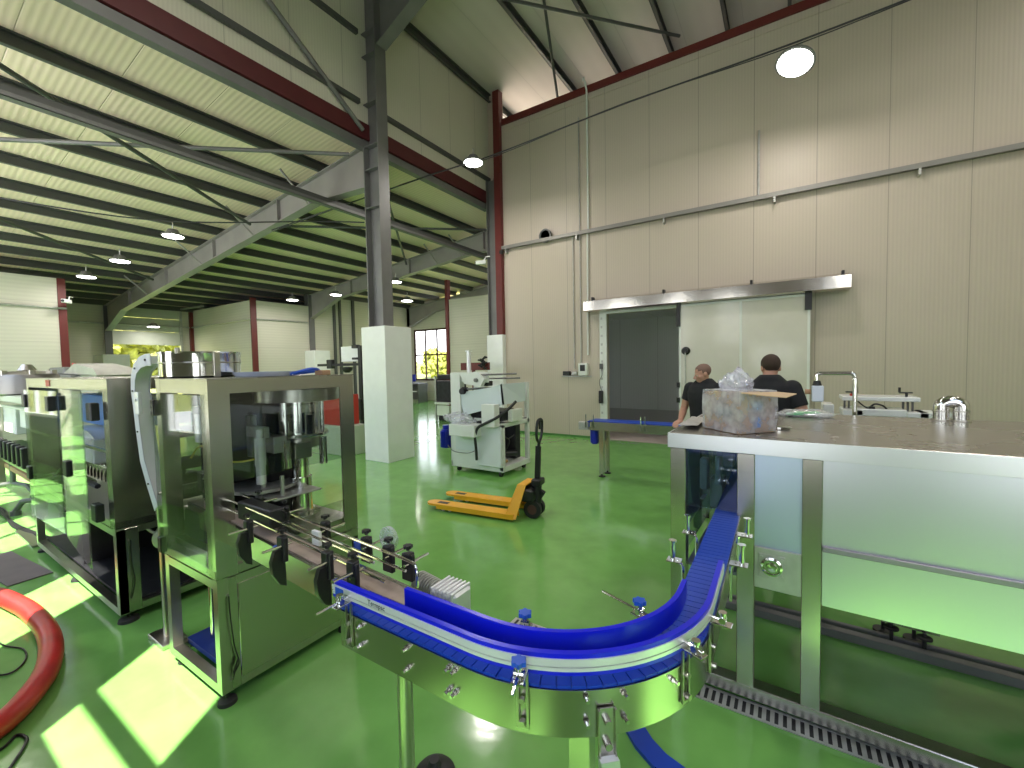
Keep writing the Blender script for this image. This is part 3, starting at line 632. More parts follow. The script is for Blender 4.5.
g = G(); g.smooth_tube([(-2.50, 1.44, 1.67), (-2.46, 1.55, 1.70), (-2.52, 1.64, 1.69), (-2.60, 1.6, 1.68), (-2.56, 1.48, 1.672)], .010, 8); tag(obj('coiled_hose', g, M_bluek), 'short loop of blue hose on top of the nearest machine', 'hose')
g = G(); g.box(-2.50, -2.42, 1.60, 1.66, ZT+.006, ZT+.036, .004); tag(obj('small_block', g, M_card), 'small tan block at the back edge of the nearest machine top', 'block')
# elevator that lifts caps between the machines
el = thing('cap_elevator', 'light grey chain elevator curving up between the two left machines into the bowl', 'conveyor', (-3.3, 1.04, 0))
ex = [(-3.26, .86), (-3.36, 1.0), (-3.45, 1.14), (-3.49, 1.32), (-3.52, 1.5), (-3.54, 1.58), (-3.53, 1.66), (-3.48, 1.725), (-3.39, 1.762), (-3.30, 1.775), (-3.22, 1.775)]
def vribbon(g, pts, w0, w1, y0, y1):
    n = len(pts); V = []
    for i, (x, z) in enumerate(pts):
        a = Vector(pts[max(i-1, 0)]); b = Vector(pts[min(i+1, n-1)]); d = (b-a).normalized(); nn = Vector((-d.y, d.x))
        V.append([Vector((x+nn.x*w, y, z+nn.y*w)) for (w, y) in ((w0, y0), (w1, y0), (w1, y1), (w0, y1))])
    rings = [[g.bm.verts.new(v) for v in r] for r in V]
    for q, w in zip(rings, rings[1:]):
        for k in range(4): g.bm.faces.new((q[k], q[(k+1) % 4], w[(k+1) % 4], w[k]))
    g.bm.faces.new(rings[0][::-1]); g.bm.faces.new(rings[-1])
g = G(); vribbon(g, ex, -.036, .036, 1.0, 1.004); vribbon(g, ex, -.036, .036, 1.076, 1.08); obj('side_guide', g, mat('light_grey_plastic', (.55, .57, .60), .4), el)
g = G(); vribbon(g, ex, -.026, .022, 1.005, 1.075); obj('chain', g, M_offwhite, el)
for (x, z) in ex[1:-1:2]: g = G(); g.cyl((x, .994, z), (x, 1.0, z), .006, n=8); obj('bolt', g, M_black, el)
g = G(); g.box(-3.32, -3.28, 1.02, 1.06, .0, .95, .004); g.box(-3.42, -3.18, .97, 1.1, 0, .03, .004); obj('stand', g, M_steel, el)
g = G(); g.box(-3.40, -3.34, .965, .985, 1.44, 1.58, .004); g.lathe([(.010, 0), (.010, .008)], (-3.37, .957, 1.53), 12, 'y'); obj('control_panel', g, M_white, el)
# ---- second machine
m2 = thing('filling_machine', 'longer stainless filling machine with clear panels, second from the viewer at left', 'machine', (-4.9, 1.3, 0))
A0, A1, B0, B1 = -6.05, -3.76, .93, 1.75
g = G()
for (x, y) in ((A0, B0), (A1-.05, B0), (A0, B1-.05), (A1-.05, B1-.05)): g.box(x, x+.05, y, y+.05, .06, ZM)
for z in (.06, ZM-.05): g.box(A0+.05, A1-.05, B0, B0+.05, z, z+.045); g.box(A0+.05, A1-.05, B1-.05, B1, z, z+.045); g.box(A0, A0+.05, B0+.05, B1-.05, z, z+.045); g.box(A1-.05, A1-.002, B0+.05, B1-.05, z, z+.045)
obj('lower_frame', g, M_steel, m2)
g = G(); g.box(A1-.012, A1, B0+.001, 1.05, .062, .64, .002); g.cyl((A1, 1.0, .56), (A1+.01, 1.0, .56), .006); obj('corner_panel', g, M_steelh, m2)
g = G(); g.smooth_tube([(A1+.01, 1.0, .56), (A1+.018, 1.0, .4), (A1+.02, 1.01, .28), (A1+.012, .99, .16)], .004, 6); obj('earth_wire', g, M_black, m2)
g = G(); g.box(A0+.06, A1-.06, B1-.1, B1-.06, .11, .6); g.box(-4.9, -4.88, 1.0, 1.65, .11, .6); g.box(A0+.05, A1-.05, B0+.06, B1-.05, .1, .12); obj('inner_cabinet', g, M_dark, m2)
g = G(); g.lathe([(.09, 0), (.09, .02), (.06, .03), (.05, .02), (.03, .035), (0, .035)], (-3.80, 1.22, .5), 28, 'x'); g.smooth_tube([(-3.84, 1.1, .62), (-3.8, 1.15, .55), (-3.79, 1.2, .6), (-3.8, 1.3, .5)], .01, 6); obj('fan_pulley', g, M_galv, m2)
g = G()
for (x, y) in ((A1-.03, B0+.05), (A1-.03, B1-.1), (A0+.05, B0+.05), (-4.9, B0+.05)): g = G(); foot(g, x, y, .06, .06); obj('levelling_foot', g, M_rubber, m2)
g = G(); g.box(A0, A1, B0, B1, ZM, ZM+.05, .004); obj('deck', g, M_steel, m2)
g = G(); upper_frame(g, A0, A1, B0, B1, .10, .22, ZM+.002, ZT, .075); g.box(-4.88, -4.84, B0, B0+.012, ZM, ZT-.075); g.box(A0+.02, A1-.05, B0-.002, B0+.012, 1.16, 1.18); obj('upper_frame', g, M_steelh, m2)
g = G(); g.box(A0-.004, A1+.004, B0-.004, B1+.004, ZT, ZT+.006); obj('top_plate', g, M_steelt, m2)
g = G(); g.obox(Matrix.Translation((-4.40, B0-.05, .98)) @ Matrix.Rotation(-.08, 4, 'Z'), (.95, .008, 1.2)); obj('front_door', g, M_acryl, m2)
g = G(); g.obox(Matrix.Translation((-5.40, B0-.03, .98)) @ Matrix.Rotation(.03, 4, 'Z'), (.95, .008, 1.16)); obj('front_door', g, M_acryl, m2)
g = G(); g.box(A1-.008, A1-.003, B0+.22, 1.53, .75, 1.1); obj('side_window', g, M_acryl, m2)
for (x, z) in ((-5.86, 1.46), (-5.02, 1.46), (-3.93, 1.44), (-4.6, .98), (-3.95, .75), (-5.85, .8)):
    g = G(); g.box(x-.05, x+.05, B0-.06, B0-.012, z-.06, z+.06, .006); obj('hinge', g, M_black, m2)
g = G(); g.box(-5.95, -5.0, 1.25, 1.6, 1.22, 1.50, .01); obj('blue_tank', g, mat('blue_tank_plastic', (.10, .26, .65), .4), m2)
g = G(); g.box(-4.7, -4.1, 1.3, 1.62, 1.28, 1.50, .01); obj('display_case', g, mat('blue_grey_plastic', (.25, .32, .50), .35), m2)
g = G(); g.box(-5.85, -4.9, 1.1, 1.5, .93, 1.14, .01); g.prism([(-5.85, 1.14), (-4.9, 1.14), (-5.1, 1.20), (-5.7, 1.20)], 1.12, 1.48, 'y'); obj('white_housing', g, M_white, m2)
g = G(); g.box(-5.7, -5.52, 1.08, 1.1, .98, 1.08, .004); obj('meter', g, M_black, m2)
g = G(); g.box(-4.55, -4.0, 1.1, 1.4, .46+.24, .98, .012); obj('catch_tank', g, mat('milky_tank', (.45, .50, .36), .25, coat=.3), m2)
g = G()
for k in range(8):
    x = -5.6+k*.1; g.cyl((x, 1.2, .75), (x, 1.2, .98), .012, n=8)
g.box(-5.75, -4.75, 1.17, 1.23, .86, .90, .004); g.box(-5.75, -4.75, 1.05, 1.08, .80, .83, .004); obj('filling_nozzles', g, M_chrome, m2)
g = G(); g.box(-5.6, -4.9, .98, 1.03, .70, .80, .01); g.cyl((-5.3, 1.02, .78), (-5.0, 1.02, .78), .05, n=16); g.box(-4.9, -4.7, 1.3, 1.5, .72, .95, .01); g.smooth_tube([(-5.5, 1.0, .8), (-5.2, 1.0, .92), (-4.9, 1.02, .84), (-4.6, 1.05, .8)], .02, 8); obj('pump', g, M_dark, m2)
g = G()
for k, (x, z, c) in enumerate(((-3.98, 1.24, 1), (-3.93, 1.0, 0), (-3.96, .88, 1), (-3.9, .78, 0))): g.box(x-.08, x+.06, 1.3, 1.5, z-.05, z+.03, .01)
g.smooth_tube([(-4.1, 1.3, .76), (-3.95, 1.25, .9), (-3.85, 1.3, .8), (-3.9, 1.4, 1.0)], .012, 6); obj('gripper_parts', g, M_dark, m2)
# warning marks on the top rail
g = G(); g.box(-5.32, -5.20, B0-.0035, B0-.0005, 1.595, 1.65); obj('warning_sticker', g, M_redb, m2)
# ---- third machine, cut by the left edge
m3 = thing('rinsing_machine', 'third machine at the far left edge, pale boxes under a small steel kettle', 'machine', (-8.2, 1.5, 0))
g = G(); g.box(-9.6, -7.0, 1.15, 1.7, 1.34, 1.42, .01); g.box(-9.6, -6.95, 1.1, 1.14, 1.28, 1.30); obj('top_tray', g, mat('pale_green_tray', (.48, .55, .42), .4), m3)
g = G(); g.box(-8.3, -7.3, 1.2, 1.8, 1.02, 1.28, .01); g.box(-9.4, -8.6, 1.2, 1.8, .9, 1.26, .01); g.box(-7.9, -7.2, 1.25, 1.8, .72, .98, .01); obj('white_housing', g, M_offwhite, m3)
g = G(); g.box(-9.6, -6.9, 1.1, 1.15, .60, .66); g.box(-9.6, -6.9, 1.75, 1.8, .60, .66); g.cyl((-9.6, 1.2, .52), (-7.2, 1.2, .52), .05, n=14)
for x in (-9.4, -7.1):
    for y in (1.12, 1.75): g.box(x, x+.06, y, y+.06, .1, 1.36)
obj('frame', g, M_steel, m3)
g = G(); g.box(-8.9, -7.4, 1.1, 1.3, .68, .8, .01)
for k in range(7): g.box(-8.9+k*.25, -8.8+k*.25, 1.05, 1.12, .62, .86, .01)
obj('grippers', g, M_black, m3)
g = G(); g.bar((-9.5, 1.2, .42), (-7.0, 1.2, .40), .05, .06); obj('lower_beam', g, M_card, m3)
for x in (-9.0, -7.55):
    g = G(); g.tube([(x-.3, 1.05, .05), (x-.2, 1.1, .17), (x, 1.2, .20), (x+.2, 1.3, .17), (x+.3, 1.35, .05)], .03, 8); g.cyl((x, 1.2, .2), (x, 1.2, .62), .03); g.cyl((x-.3, 1.05, 0), (x-.3, 1.05, .05), .05); g.cyl((x+.3, 1.35, 0), (x+.3, 1.35, .05), .05); obj('leg', g, M_grey, m3)
kt = thing('steel_kettle', 'small round steel kettle with clamps on the far left machine', 'kettle', (-9.0, 1.4, 1.42))
g = G(); g.lathe([(.30, 1.422), (.32, 1.44), (.32, 1.66), (.30, 1.70), (.22, 1.74), (0, 1.76)], (-9.0, 1.40, 0), 36); obj('kettle_body', g, mat('dull_kettle_steel', (.22, .21, .19), .38, metal=.8), kt)
g = G(); g.cyl((-9.0, 1.40, 1.76), (-9.0, 1.40, 1.84), .1, .05)
for k in range(6): a = k*PI/3; g.box(-9.0+.27*math.cos(a)-.03, -9.0+.27*math.cos(a)+.03, 1.40+.27*math.sin(a)-.03, 1.40+.27*math.sin(a)+.03, 1.68, 1.76, .008)
obj('kettle_lid', g, M_steel, kt)
# ================================================================== CONVEYORS
ZB = .935
# straight transfer conveyor out of the capping machine
cA = thing('transfer_conveyor', 'straight bottle conveyor with worn beige chain and black guide brackets leaving the nearest machine', 'conveyor', (-1.8, 1.03, .8))
def cl(x): return .972+(-1.03-x)*.075
def cp(x, off, z): return (x+off*.075, cl(x)+off, z)
g = G(); g.sweep([(-2.95, cl(-2.95)), (-1.02, cl(-1.02))], -.042, .042, ZB-.012, ZB); obj('chain', g, M_beige, cA)
g = G(); g.sweep([(-2.95, cl(-2.95)), (-1.02, cl(-1.02))], .046, .062, .82, ZB-.004); g.sweep([(-2.95, cl(-2.95)), (-1.02, cl(-1.02))], -.062, -.046, .82, ZB-.004); g.sweep([(-2.95, cl(-2.95)), (-1.02, cl(-1.02))], -.046, .046, .83, .838); obj('side_plate', g, M_steelh, cA)
g = G(); g.sweep([(-1.36, .925), (-1.04, .925)], -.018, .018, ZB-.02, ZB-.002); obj('dead_plate', g, M_steel, cA)
# guide rails (steel rods)
zt = 1.04
g = G(); g.smooth_tube([cp(-2.42, .035, zt), cp(-1.9, .035, zt), cp(-1.3, .035, zt), cp(-1.08, .035, zt), cp(-1.045, .032, zt-.012), cp(-1.035, .030, zt-.04), cp(-1.035, .030, zt-.075)], .0055, 8, 4)
obj('guide_rail', g, M_chrome, cA)
for (off, z, xa, xb) in ((.035, 1.0, -2.42, -1.1), (-.035, 1.035, -2.4, -1.18), (-.035, .985, -2.4, -1.12)):
    g = G(); g.cyl(cp(xa, off, z), cp(xb, off, z), .005, n=8); obj('guide_rail', g, M_chrome, cA)
def bracket(x, side, arm, off):
    """black plastic guide bracket with knob and steel cross rod"""
    s = side; y = off
    g = G(); c = Vector(cp(x, y*1.05, 0))
    g.box(c.x-.026, c.x+.026, c.y-.010, c.y+.010, .95, 1.045, .004); g.box(c.x-.010, c.x+.018, c.y-.015, c.y+.015, 1.0, 1.05, .003)
    if arm:
        P = [(c.y-.0*s, 1.0), (c.y+.035*s, 1.0), (c.y+.05*s, .96), (c.y+.045*s, .91), (c.y+.02*s, .865), (c.y-.005*s, .85), (c.y-.005*s, .9)]
        g.prism(P, c.x-.01, c.x+.01, 'x')
    b = obj('guide_bracket', g, M_black, cA)
    g = G(); knob(g, (c.x, c.y, 1.066), .015, .010, 7); obj('knob', g, M_black, b)
    g = G(); g.cyl((c.x+.012, c.y-.03*s, 1.015), (c.x+.012, c.y+.085*s, 1.015), .0055, n=8); g.cyl((c.x, c.y+.009*s, .99), (c.x, c.y+.013*s, .99), .004, n=8); obj('cross_rod', g, M_chrome, b)
for x in (-2.3, -2.02, -1.66, -1.366, -1.23, -1.12): bracket(x, 1, False, .060)
for x, o_ in ((-1.96, -.115), (-1.65, -.115), (-1.37, -.09), (-1.225, -.082)): bracket(x, -1, x < -1.3, o_)
g = G(); g.box(-2.28, -1.98, 1.02, 1.09, .965, 1.055, .006); obj('guard_box', g, M_black, cA)
g = G(); g.box(-1.66, -1.61, 1.02, 1.035, .97, 1.03, .002); obj('sensor_reflector', g, M_glove, cA)
g = G(); g.box(-1.5, -1.45, 1.10, 1.13, .92, .99, .006); obj('photo_sensor', g, M_bluek, cA)
g = G(); g.box(-1.79, -1.77, .925, .945, .93, .97, .004); obj('photo_sensor', g, M_bluek, cA)
g = G(); g.lathe([(.045, -.008), (.045, .008), (.02, .008), (.02, -.008)], (-1.28, 1.10, 1.045), 24, 'y'); obj('clear_roller', g, M_bagm, cA)
# gear motor on the inner side
gm = thing('gear_motor', 'small silver gear motor fixed behind the start of the blue track', 'motor', (-1.03, 1.12, .84))
g = G(); g.cyl((-1.17, 1.15, .885), (-1.03, 1.125, .885), .038, n=24)
for k in range(9): g.cyl((-1.16+k*.014, 1.138-k*.0025, .885), (-1.156+k*.014, 1.1375-k*.0025, .885), .043, n=24)
obj('motor_body', g, M_galv, gm)
g = G(); g.box(-1.03, -.92, 1.06, 1.15, .835, .935, .008)
for k in range(6): g.box(-1.028+k*.018, -1.020+k*.018, 1.054, 1.156, .83, .942, .002)
obj('finned_gearbox', g, M_alu, gm)
g = G(); g.box(-1.16, -.93, 1.02, 1.06, .90, .915, .002); obj('mounting_plate', g, M_steelh, gm)
# ---- curved blue conveyor
cB = thing('curved_conveyor', 'curved blue chain conveyor bending from the capping machine into the steel tunnel', 'conveyor', (-.68, 1.1, .8))
CX, CY, RR = -.68, 1.33, .445
path = [(-1.20+k*.052, CY-RR) for k in range(11)][:-1]
path = [(x, y) for x, y in path if x < CX-.01]
path += [(CX+RR*math.sin(a), CY-RR*math.cos(a)) for a in [PI/2*k/28 for k in range(29)]]
xe = lambda y: CX+RR-.010*(y-CY)/1.0
path += [(xe(y), y) for y in [1.40+.1*k for k in range(21)]]
H = .0585
g = G(); g.sweep(path, H-.002, H+.001, .81, ZB-.008); g.sweep(path, H-.0, H+.003, ZB-.012, ZB-.008)
obj('outer_side_plate', g, M_steelh, cB)
g = G(); g.sweep(path, -H-.001, -H+.002, .81, ZB-.008); g.sweep(path, -H, H, .812, .816); obj('inner_side_plate', g, M_steelh, cB)
# chain links: curved plates, each a tooth of one chain part
g = G()
def along(path):
    L = [0]
    for a, b in zip(path, path[1:]): L.append(L[-1]+math.hypot(b[0]-a[0], b[1]-a[1]))
    return L
Ls = along(path)
def at(s):
    for i in range(len(Ls)-1):
        if Ls[i+1] >= s: break
    t = (s-Ls[i])/(Ls[i+1]-Ls[i]); a, b = Vector(path[i]), Vector(path[i+1]); p = a.lerp(b, t)
    a2, b2 = Vector(path[max(i-1, 0)]), Vector(path[min(i+2, len(path)-1)])
    d = (b2-a2).normalized(); return p, d
s = 0.
while s < Ls[-1]-.03:
    (p, d), (q, e) = at(s+.0012), at(s+.0330-.0016); n1 = Vector((d.y, -d.x)); n2 = Vector((e.y, -e.x))
    P = [p-n1*H*.97, p+n1*H*.97, q+n2*H*.97, q-n2*H*.97]
    g.prism([(v.x, v.y) for v in P], ZB-.006, ZB); s += .0330
obj('chain', g, M_chain, cB)
g = G(); g.sweep(path, -H*.95, H*.95, ZB-.012, ZB-.007); obj('chain_bed', g, M_chain, cB)
# outer guide: blue wear strips on an aluminium profile, inner guide the same
o0 = [(-1.232, CY-RR)]+[p for p in path if p[1] < 1.62]
i0 = [(-.99, CY-RR-.002), (-.9, CY-RR)]+[p for p in path if p[1] < 1.5 and p[0] > -.85]
g = G(); g.sweep(o0, .046, .052, .964, 1.016); g.sweep(o0, .052, .062, .964, .974); g.sweep(o0, .052, .061, 1.005, 1.016); og = obj('outer_guide', g, M_blue, cB)
g = G(); g.sweep(o0, .052, .063, .974, .983); g.sweep(o0, .052, .058, .983, .987); g.sweep(o0, .052, .064, .987, 1.005); obj('aluminium_profile', g, M_alu, og)
g = G(); g.sweep(i0, -.028, -.022, .956, 1.016); g.sweep(i0, -.036, -.028, 1.006, 1.016); ig = obj('inner_guide', g, M_blue, cB)
g = G(); g.sweep(i0, -.040, -.028, .974, 1.006); obj('aluminium_profile', g, M_alu, ig)
for (x, y, rz) in ((-.745, .912, 0), (-.655, .912, 0)): pass
g = G(); g.box(-1.215, -1.175, CY-RR-.066, CY-RR-.0635, .962, 1.0, .001); obj('blue_tape', g, M_bluek, og)
# lettering on the profile
def text(name, s, loc, rot, size, m, parent=None, ext=.0004):
    cu = bpy.data.curves.new(name, 'FONT'); cu.body = s; cu.size = size; cu.extrude = ext; cu.align_x = 'CENTER'; cu.align_y = 'CENTER'
    t = bpy.data.objects.new(name, cu); COL.objects.link(t)
    dg = bpy.context.evaluated_depsgraph_get(); me = bpy.data.meshes.new_from_object(t.evaluated_get(dg)); bpy.data.objects.remove(t)
    o = bpy.data.objects.new(name, me); COL.objects.link(o); me.materials.clear(); me.materials.append(m)
    o.rotation_euler = rot
    if parent is not None: o.parent = parent; o.location = Vector(loc)-root_loc(parent).location
    else: o.location = loc
    return o
text('printed_mark', 'Termpac', (-1.02, CY-RR-.0645, .995), (PI/2, 0, 0), .021, M_label, og)
# bolts on the outer plate
def plate_point(s, off, z):
    p, d = at(s); n = Vector((d.y, -d.x)); return Vector((p.x+n.x*off, p.y+n.y*off, z)), Vector((n.x, n.y, 0))
def bolt(s, z):
    p, n = plate_point(s, H+.003, z); g = G(); g.cyl(p, p+n*.006, .008, n=6); g.cyl(p+n*.006, p+n*.016, .005, n=8); obj('bolt', g, M_chrome, cB)
for s in (.10, .30, .455, .475): bolt(s, .905); bolt(s, .845)
for s in (.79, .87): bolt(s, .91); bolt(s, .85)
bolt(1.0, .90)
# vertical slotted brackets with clamps, knobs and rods
def clamp(s, side, blue, rod=.10, out=0.0):
    p, n = plate_point(s, side*(H+.006), 0); n = n*side; t = Vector((-n.y, n.x, 0))
    M = lambda a, b, z: Vector((p.x, p.y, 0))+n*a+t*b+Vector((0, 0, z))
    g = G()
    for b in (-.012, .012): g.bar(M(.0, b, .83), M(.0, b, .965), .006, .006, up=(n.x, n.y, 0))
    g.bar(M(0, -.015, .83), M(0, .015, .83), .006, .006); g.cyl(M(0, 0, .845), M(.014, 0, .845), .008, n=8); g.cyl(M(0, 0, .90), M(.012, 0, .90), .007, n=8)
    c = obj('guide_clamp', g, M_steel, cB)
    g = G(); g.box(0, 0, 0, 0, 0, 0) if False else None
    g.obox(Matrix.Translation(M(.026+out, 0, .972)) @ Matrix.Rotation(math.atan2(n.y, n.x), 4, 'Z'), (.055, .03, .006), .001); g.cyl(M(.03+out, 0, .965), M(.03+out, 0, 1.005), .008, n=12); g.cyl(M(-.01, 0, .985), M(rod, 0, .983), .004, n=8)
    g.cyl(M(.03+out, -.012, .985), M(.03+out, .012, .985), .009, n=10)
    obj('rod_holder', g, M_chrome, c)
    if blue: g = G(); q = M(.03+out, 0, 1.006); knob(g, q, .017, .011, 6); obj('knob', g, M_bluek, c)
    else: g = G(); q = M(.03+out, 0, 1.0); g.cyl(q, q+Vector((0, 0, .006)), .011, n=14); obj('bolt_head', g, M_chrome, c)
clamp(.05, 1, False, .11); clamp(.655, 1, True, .10); clamp(1.04, 1, False, .05); clamp(1.18, 1, False, .04)
clamp(.62, -1, True, .05); clamp(1.06, -1, True, .17)
# open guides on the run into the tunnel
def stub(y, side):
    x = xe(y)+side*.075; g = G()
    g.tube([(x, y, .83), (x, y, .95), (x+side*.005, y, .965), (x+side*.02, y, .972)], .006, 8); g.box(x-.005, x+side*.055+.0, y-.022, y+.022, .968, .974, .001); g.cyl((x+side*.035, y, .974), (x+side*.035, y, 1.04), .009, n=12)
    g.cyl((x+side*.035, y, 1.04), (x+side*.035, y, 1.046), .014, n=12); obj('guide_clamp', g, M_chrome, cB)
for y, sd_ in ((1.70, 1), (2.0, 1), (1.62, -1), (1.92, -1)): stub(y, sd_)
# legs
p, n = plate_point(.13, .0, 0)
g = G(); g.cyl((-1.0, .905, .09), (-1.0, .905, .81), .024, n=20); obj('leg', g, M_steel, cB)
g = G(); g.lathe([(.085, 0), (.085, .012), (.07, .03), (.03, .045), (.02, .10)], (-1.0, .905, 0), 28); obj('foot_pad', g, M_rubber, cB)
g = G(); g.lathe([(.085, 0), (.085, .012), (.07, .03), (.03, .045), (.02, .07)], (-1.22, 1.25, 0), 28); obj('foot_pad', g, M_rubber, cB)
a = .95; px_, py_ = CX+RR*math.sin(a)+.0, CY-RR*math.cos(a)
(pp, dd) = at(.83); nn = Vector((dd.y, -dd.x, 0)); P3 = Vector((pp.x, pp.y, 0))
g = G(); g.bar(P3+nn*(-.0)+Vector((-.035, -.02, .03)), P3+nn*(-.0)+Vector((-.035, -.02, .81)), .055, .04); obj('leg', g, M_steelh, cB)
g = G(); q = P3+nn*(H+.007); tt = Vector((-nn.y, nn.x, 0))
g.bar(q+Vector((0, 0, .76)), q+Vector((0, 0, .885)), .04, .004, up=(nn.x, nn.y, 0)); g.bar(q-tt*.02+nn*.004+Vector((0, 0, .76)), q-tt*.02+nn*.004+Vector((0, 0, .885)), .004, .012, up=(nn.x, nn.y, 0)); g.bar(q+tt*.02+nn*.004+Vector((0, 0, .76)), q+tt*.02+nn*.004+Vector((0, 0, .885)), .004, .012, up=(nn.x, nn.y, 0))
g.cyl(q+Vector((0, 0, .855)), q+nn*.016+Vector((0, 0, .855)), .009, n=10); g.cyl(q+Vector((0, 0, .80)), q+nn*.016+Vector((0, 0, .80)), .009, n=10); obj('bracket_plate', g, M_steelh, cB)
g = G(); g.bar(q+nn*.01+Vector((0, 0, .77)), q+nn*.14+Vector((.02, 0, .10)), .045, .028, up=(nn.x, nn.y, 0)); obj('slanted_strut', g, M_panel, cB)
# ================================================================== STEEL TUNNEL
A = -.02685
tn = thing('steel_tunnel', 'long stainless steel tunnel machine with open side frame at right, boxes on its top', 'machine', (.9, 3.0, 0))
TY, TB, TT = 2.36, 3.62, 1.326
Rm = Matrix.Translation((-.356, TY, 0)) @ Matrix.Rotation(A, 4, 'Z')
def T(g):     # place tunnel geometry built along its own axis
    bmesh.ops.transform(g.bm, matrix=Rm, verts=g.bm.verts); return g
D = TB-TY
g = G(); g.box(-.17, 3.6, 0, D, TT-.075, TT, .006); obj('worktop', T(g), M_steelt, tn)
g = G(); g.box(-.172, 3.6, -.004, .0, TT-.078, TT-.001, .001); g.box(-.176, -.1705, 0, D, TT-.078, TT-.001); obj('top_edge', T(g), mat('bright_steel_edge', (.72, .73, .76), .33, metal=.8), tn)
POSTS = (-.163, .155, .422)
for s0 in POSTS:
    g = G(); g.box(s0, s0+.077, .0, .075, .07, TT-.078, .003); obj('post', T(g), M_steelh, tn)
for s0 in (1.75, 3.5):
    g = G(); g.box(s0, s0+.077, .0, .075, .07, TT-.078, .003); obj('post', T(g), M_steelh, tn)
for s0 in (-.163, .5, 1.75, 3.5):
    g = G(); g.box(s0, s0+.06, D-.10, D-.03, .05, TT-.078, .003); obj('post', T(g), M_steelh, tn)
g = G(); g.box(-.163, 3.58, -.002, .078, .02, .085, .004); obj('base_rail', T(g), M_steelh, tn)
g = G(); g.box(-.163, 3.58, D-.42, D-.36, .0, .05, .004); g.box(-.163, 3.58, D-.30, D-.27, .0, .04, .004); obj('base_rail', T(g), M_grey, tn)
g = G(); g.box(-.160, -.095, .078, D-.3, .02, .07, .004); obj('base_rail', T(g), M_steelh, tn)
g = G(); g.box(.50, 3.5, .004, .016, .85, TT-.079); obj('side_panel', T(g), M_panel, tn)
g = G(); g.prism([(.0, .835), (.035, .845), (.035, .60), (.0, .585), (-.002, .585), (-.002, .835)], .50, 3.5, 'x'); obj('lower_panel', T(g), M_panel, tn)
g = G(); g.box(.50, 3.5, -.012, .006, .835, .860, .003); obj('panel_seam', T(g), mat('grey_seam', (.30, .28, .32), .4, metal=.6), tn)
g = G(); g.box(.232, .422, .010, .018, .60, TT-.079); obj('inner_panel', T(g), mat('bluish_film_panel', (.50, .58, .72), .35, metal=.6), tn)
g = G(); g.box(.232, .422, -.006, .010, .60, .80, .003); g.box(.25, .36, -.012, -.006, .66, .775, .006)
for a in range(4): g.cyl((.262+.086*(a % 2), -.012, .675+.085*(a//2)), (.262+.086*(a % 2), -.018, .675+.085*(a//2)), .006, n=8)
obj('bearing_plate', T(g), M_galv, tn)
g = G(); g.lathe([(.045, -.006), (.045, -.018), (.036, -.022), (.034, -.014), (.024, -.014), (.020, -.024), (0, -.026)], (.305, .0, .718), 32, 'y'); obj('bearing', T(g), M_chrome, tn)
g = G(); g.box(-.09, .155, .03, .036, .94, TT-.079); obj('entrance_curtain', T(g), M_bglass, tn)
g = G(); g.box(-.165, -.16, .08, D-.1, .55, TT-.08); obj('end_window', T(g), M_bglass, tn)
g = G(); g.box(.16, .20, .08, 1.1, .60, TT-.08); g.box(-.10, .16, 1.08, 1.10, .60, TT-.08); g.box(-.1, 3.4, .1, 1.1, .585, .60); obj('inner_duct', T(g), mat('dim_duct_steel', (.24, .27, .32), .4, metal=.6), tn)
g = G(); g.box(-.06, .02, .55, .68, .78, .97, .01); g.box(-.11, -.06, .5, .56, .9, 1.1, .01); g.cyl((.0, .5, .95), (.0, .5, 1.12), .02); g.box(-.02, .05, .75, .85, 1.0, 1.2, .01); g.box(-.07, -.05, .3, .4, .9, .905); obj('inner_fittings', T(g), M_galv, tn)
g = G(); g.box(-.1, -.085, .05, .062, 1.05, 1.12, .003); obj('hinge', T(g), M_black, tn)
for (x, y) in ((.54, 3.30), (.68, 3.27), (.52, 3.42), (.66, 3.40)):
    g = G(); g.cyl((x, y, .0), (x, y, .014), .05, n=24); g.cyl((x, y, .014), (x, y, .12), .010, n=8); g.cyl((x, y, .09), (x, y, .10), .035, n=18); obj('foot_pad', g, M_rubber, tn)
g = G(); g.bar((.50, 3.35, .13), (.75, 3.33, .13), .09, .03); obj('foot_carrier', g, M_steelh, tn)
g = G(); g.bar((1.02, 3.45, .52), (1.22, 2.98, .0), .10, .02, up=(0, 1, 0)); obj('diagonal_stay', g, mat('dark_stay', (.16, .13, .11), .5, metal=.4), tn)
g = G(); g.box(.02, .12, 3.2, 3.24, .60, .62, .004); obj('blue_cap', g, M_bluek, tn)
# exhaust elbow on the worktop
ep = thing('exhaust_elbow', 'polished steel pipe elbow standing on the steel worktop', 'pipe', (.8, 3.5, TT))
def elbow(x, y, r, g):
    g.tube([(x, y, TT), (x, y, TT+.075), (x+.006, y, TT+.10), (x+.022, y, TT+.122), (x+.045, y, TT+.132), (x+.07, y, TT+.122)][:4]+[(x+.045, y, TT+.130)], [r, r, r, r, r*.98], 24)
g = G()
arc = [(.775, 3.50, TT), (.775, 3.50, TT+.06)]+[(.8175-.0425*math.cos(t), 3.5, TT+.085+.028*math.sin(t)) for t in [PI*k/8 for k in range(9)]]+[(.86, 3.5, TT+.06), (.86, 3.5, TT)]
g.tube(arc, .036, 24); obj('elbow_tube', g, M_chrome, ep)
g = G(); g.lathe([(.045, TT), (.045, TT+.008)], (.775, 3.5, 0), 28); g.lathe([(.045, TT), (.045, TT+.008)], (.86, 3.5, 0), 28); g.lathe([(.039, TT+.055), (.039, TT+.062)], (.775, 3.5, 0), 28); g.lathe([(.039, TT+.055), (.039, TT+.062)], (.86, 3.5, 0), 28); obj('collar', g, M_steel, ep)
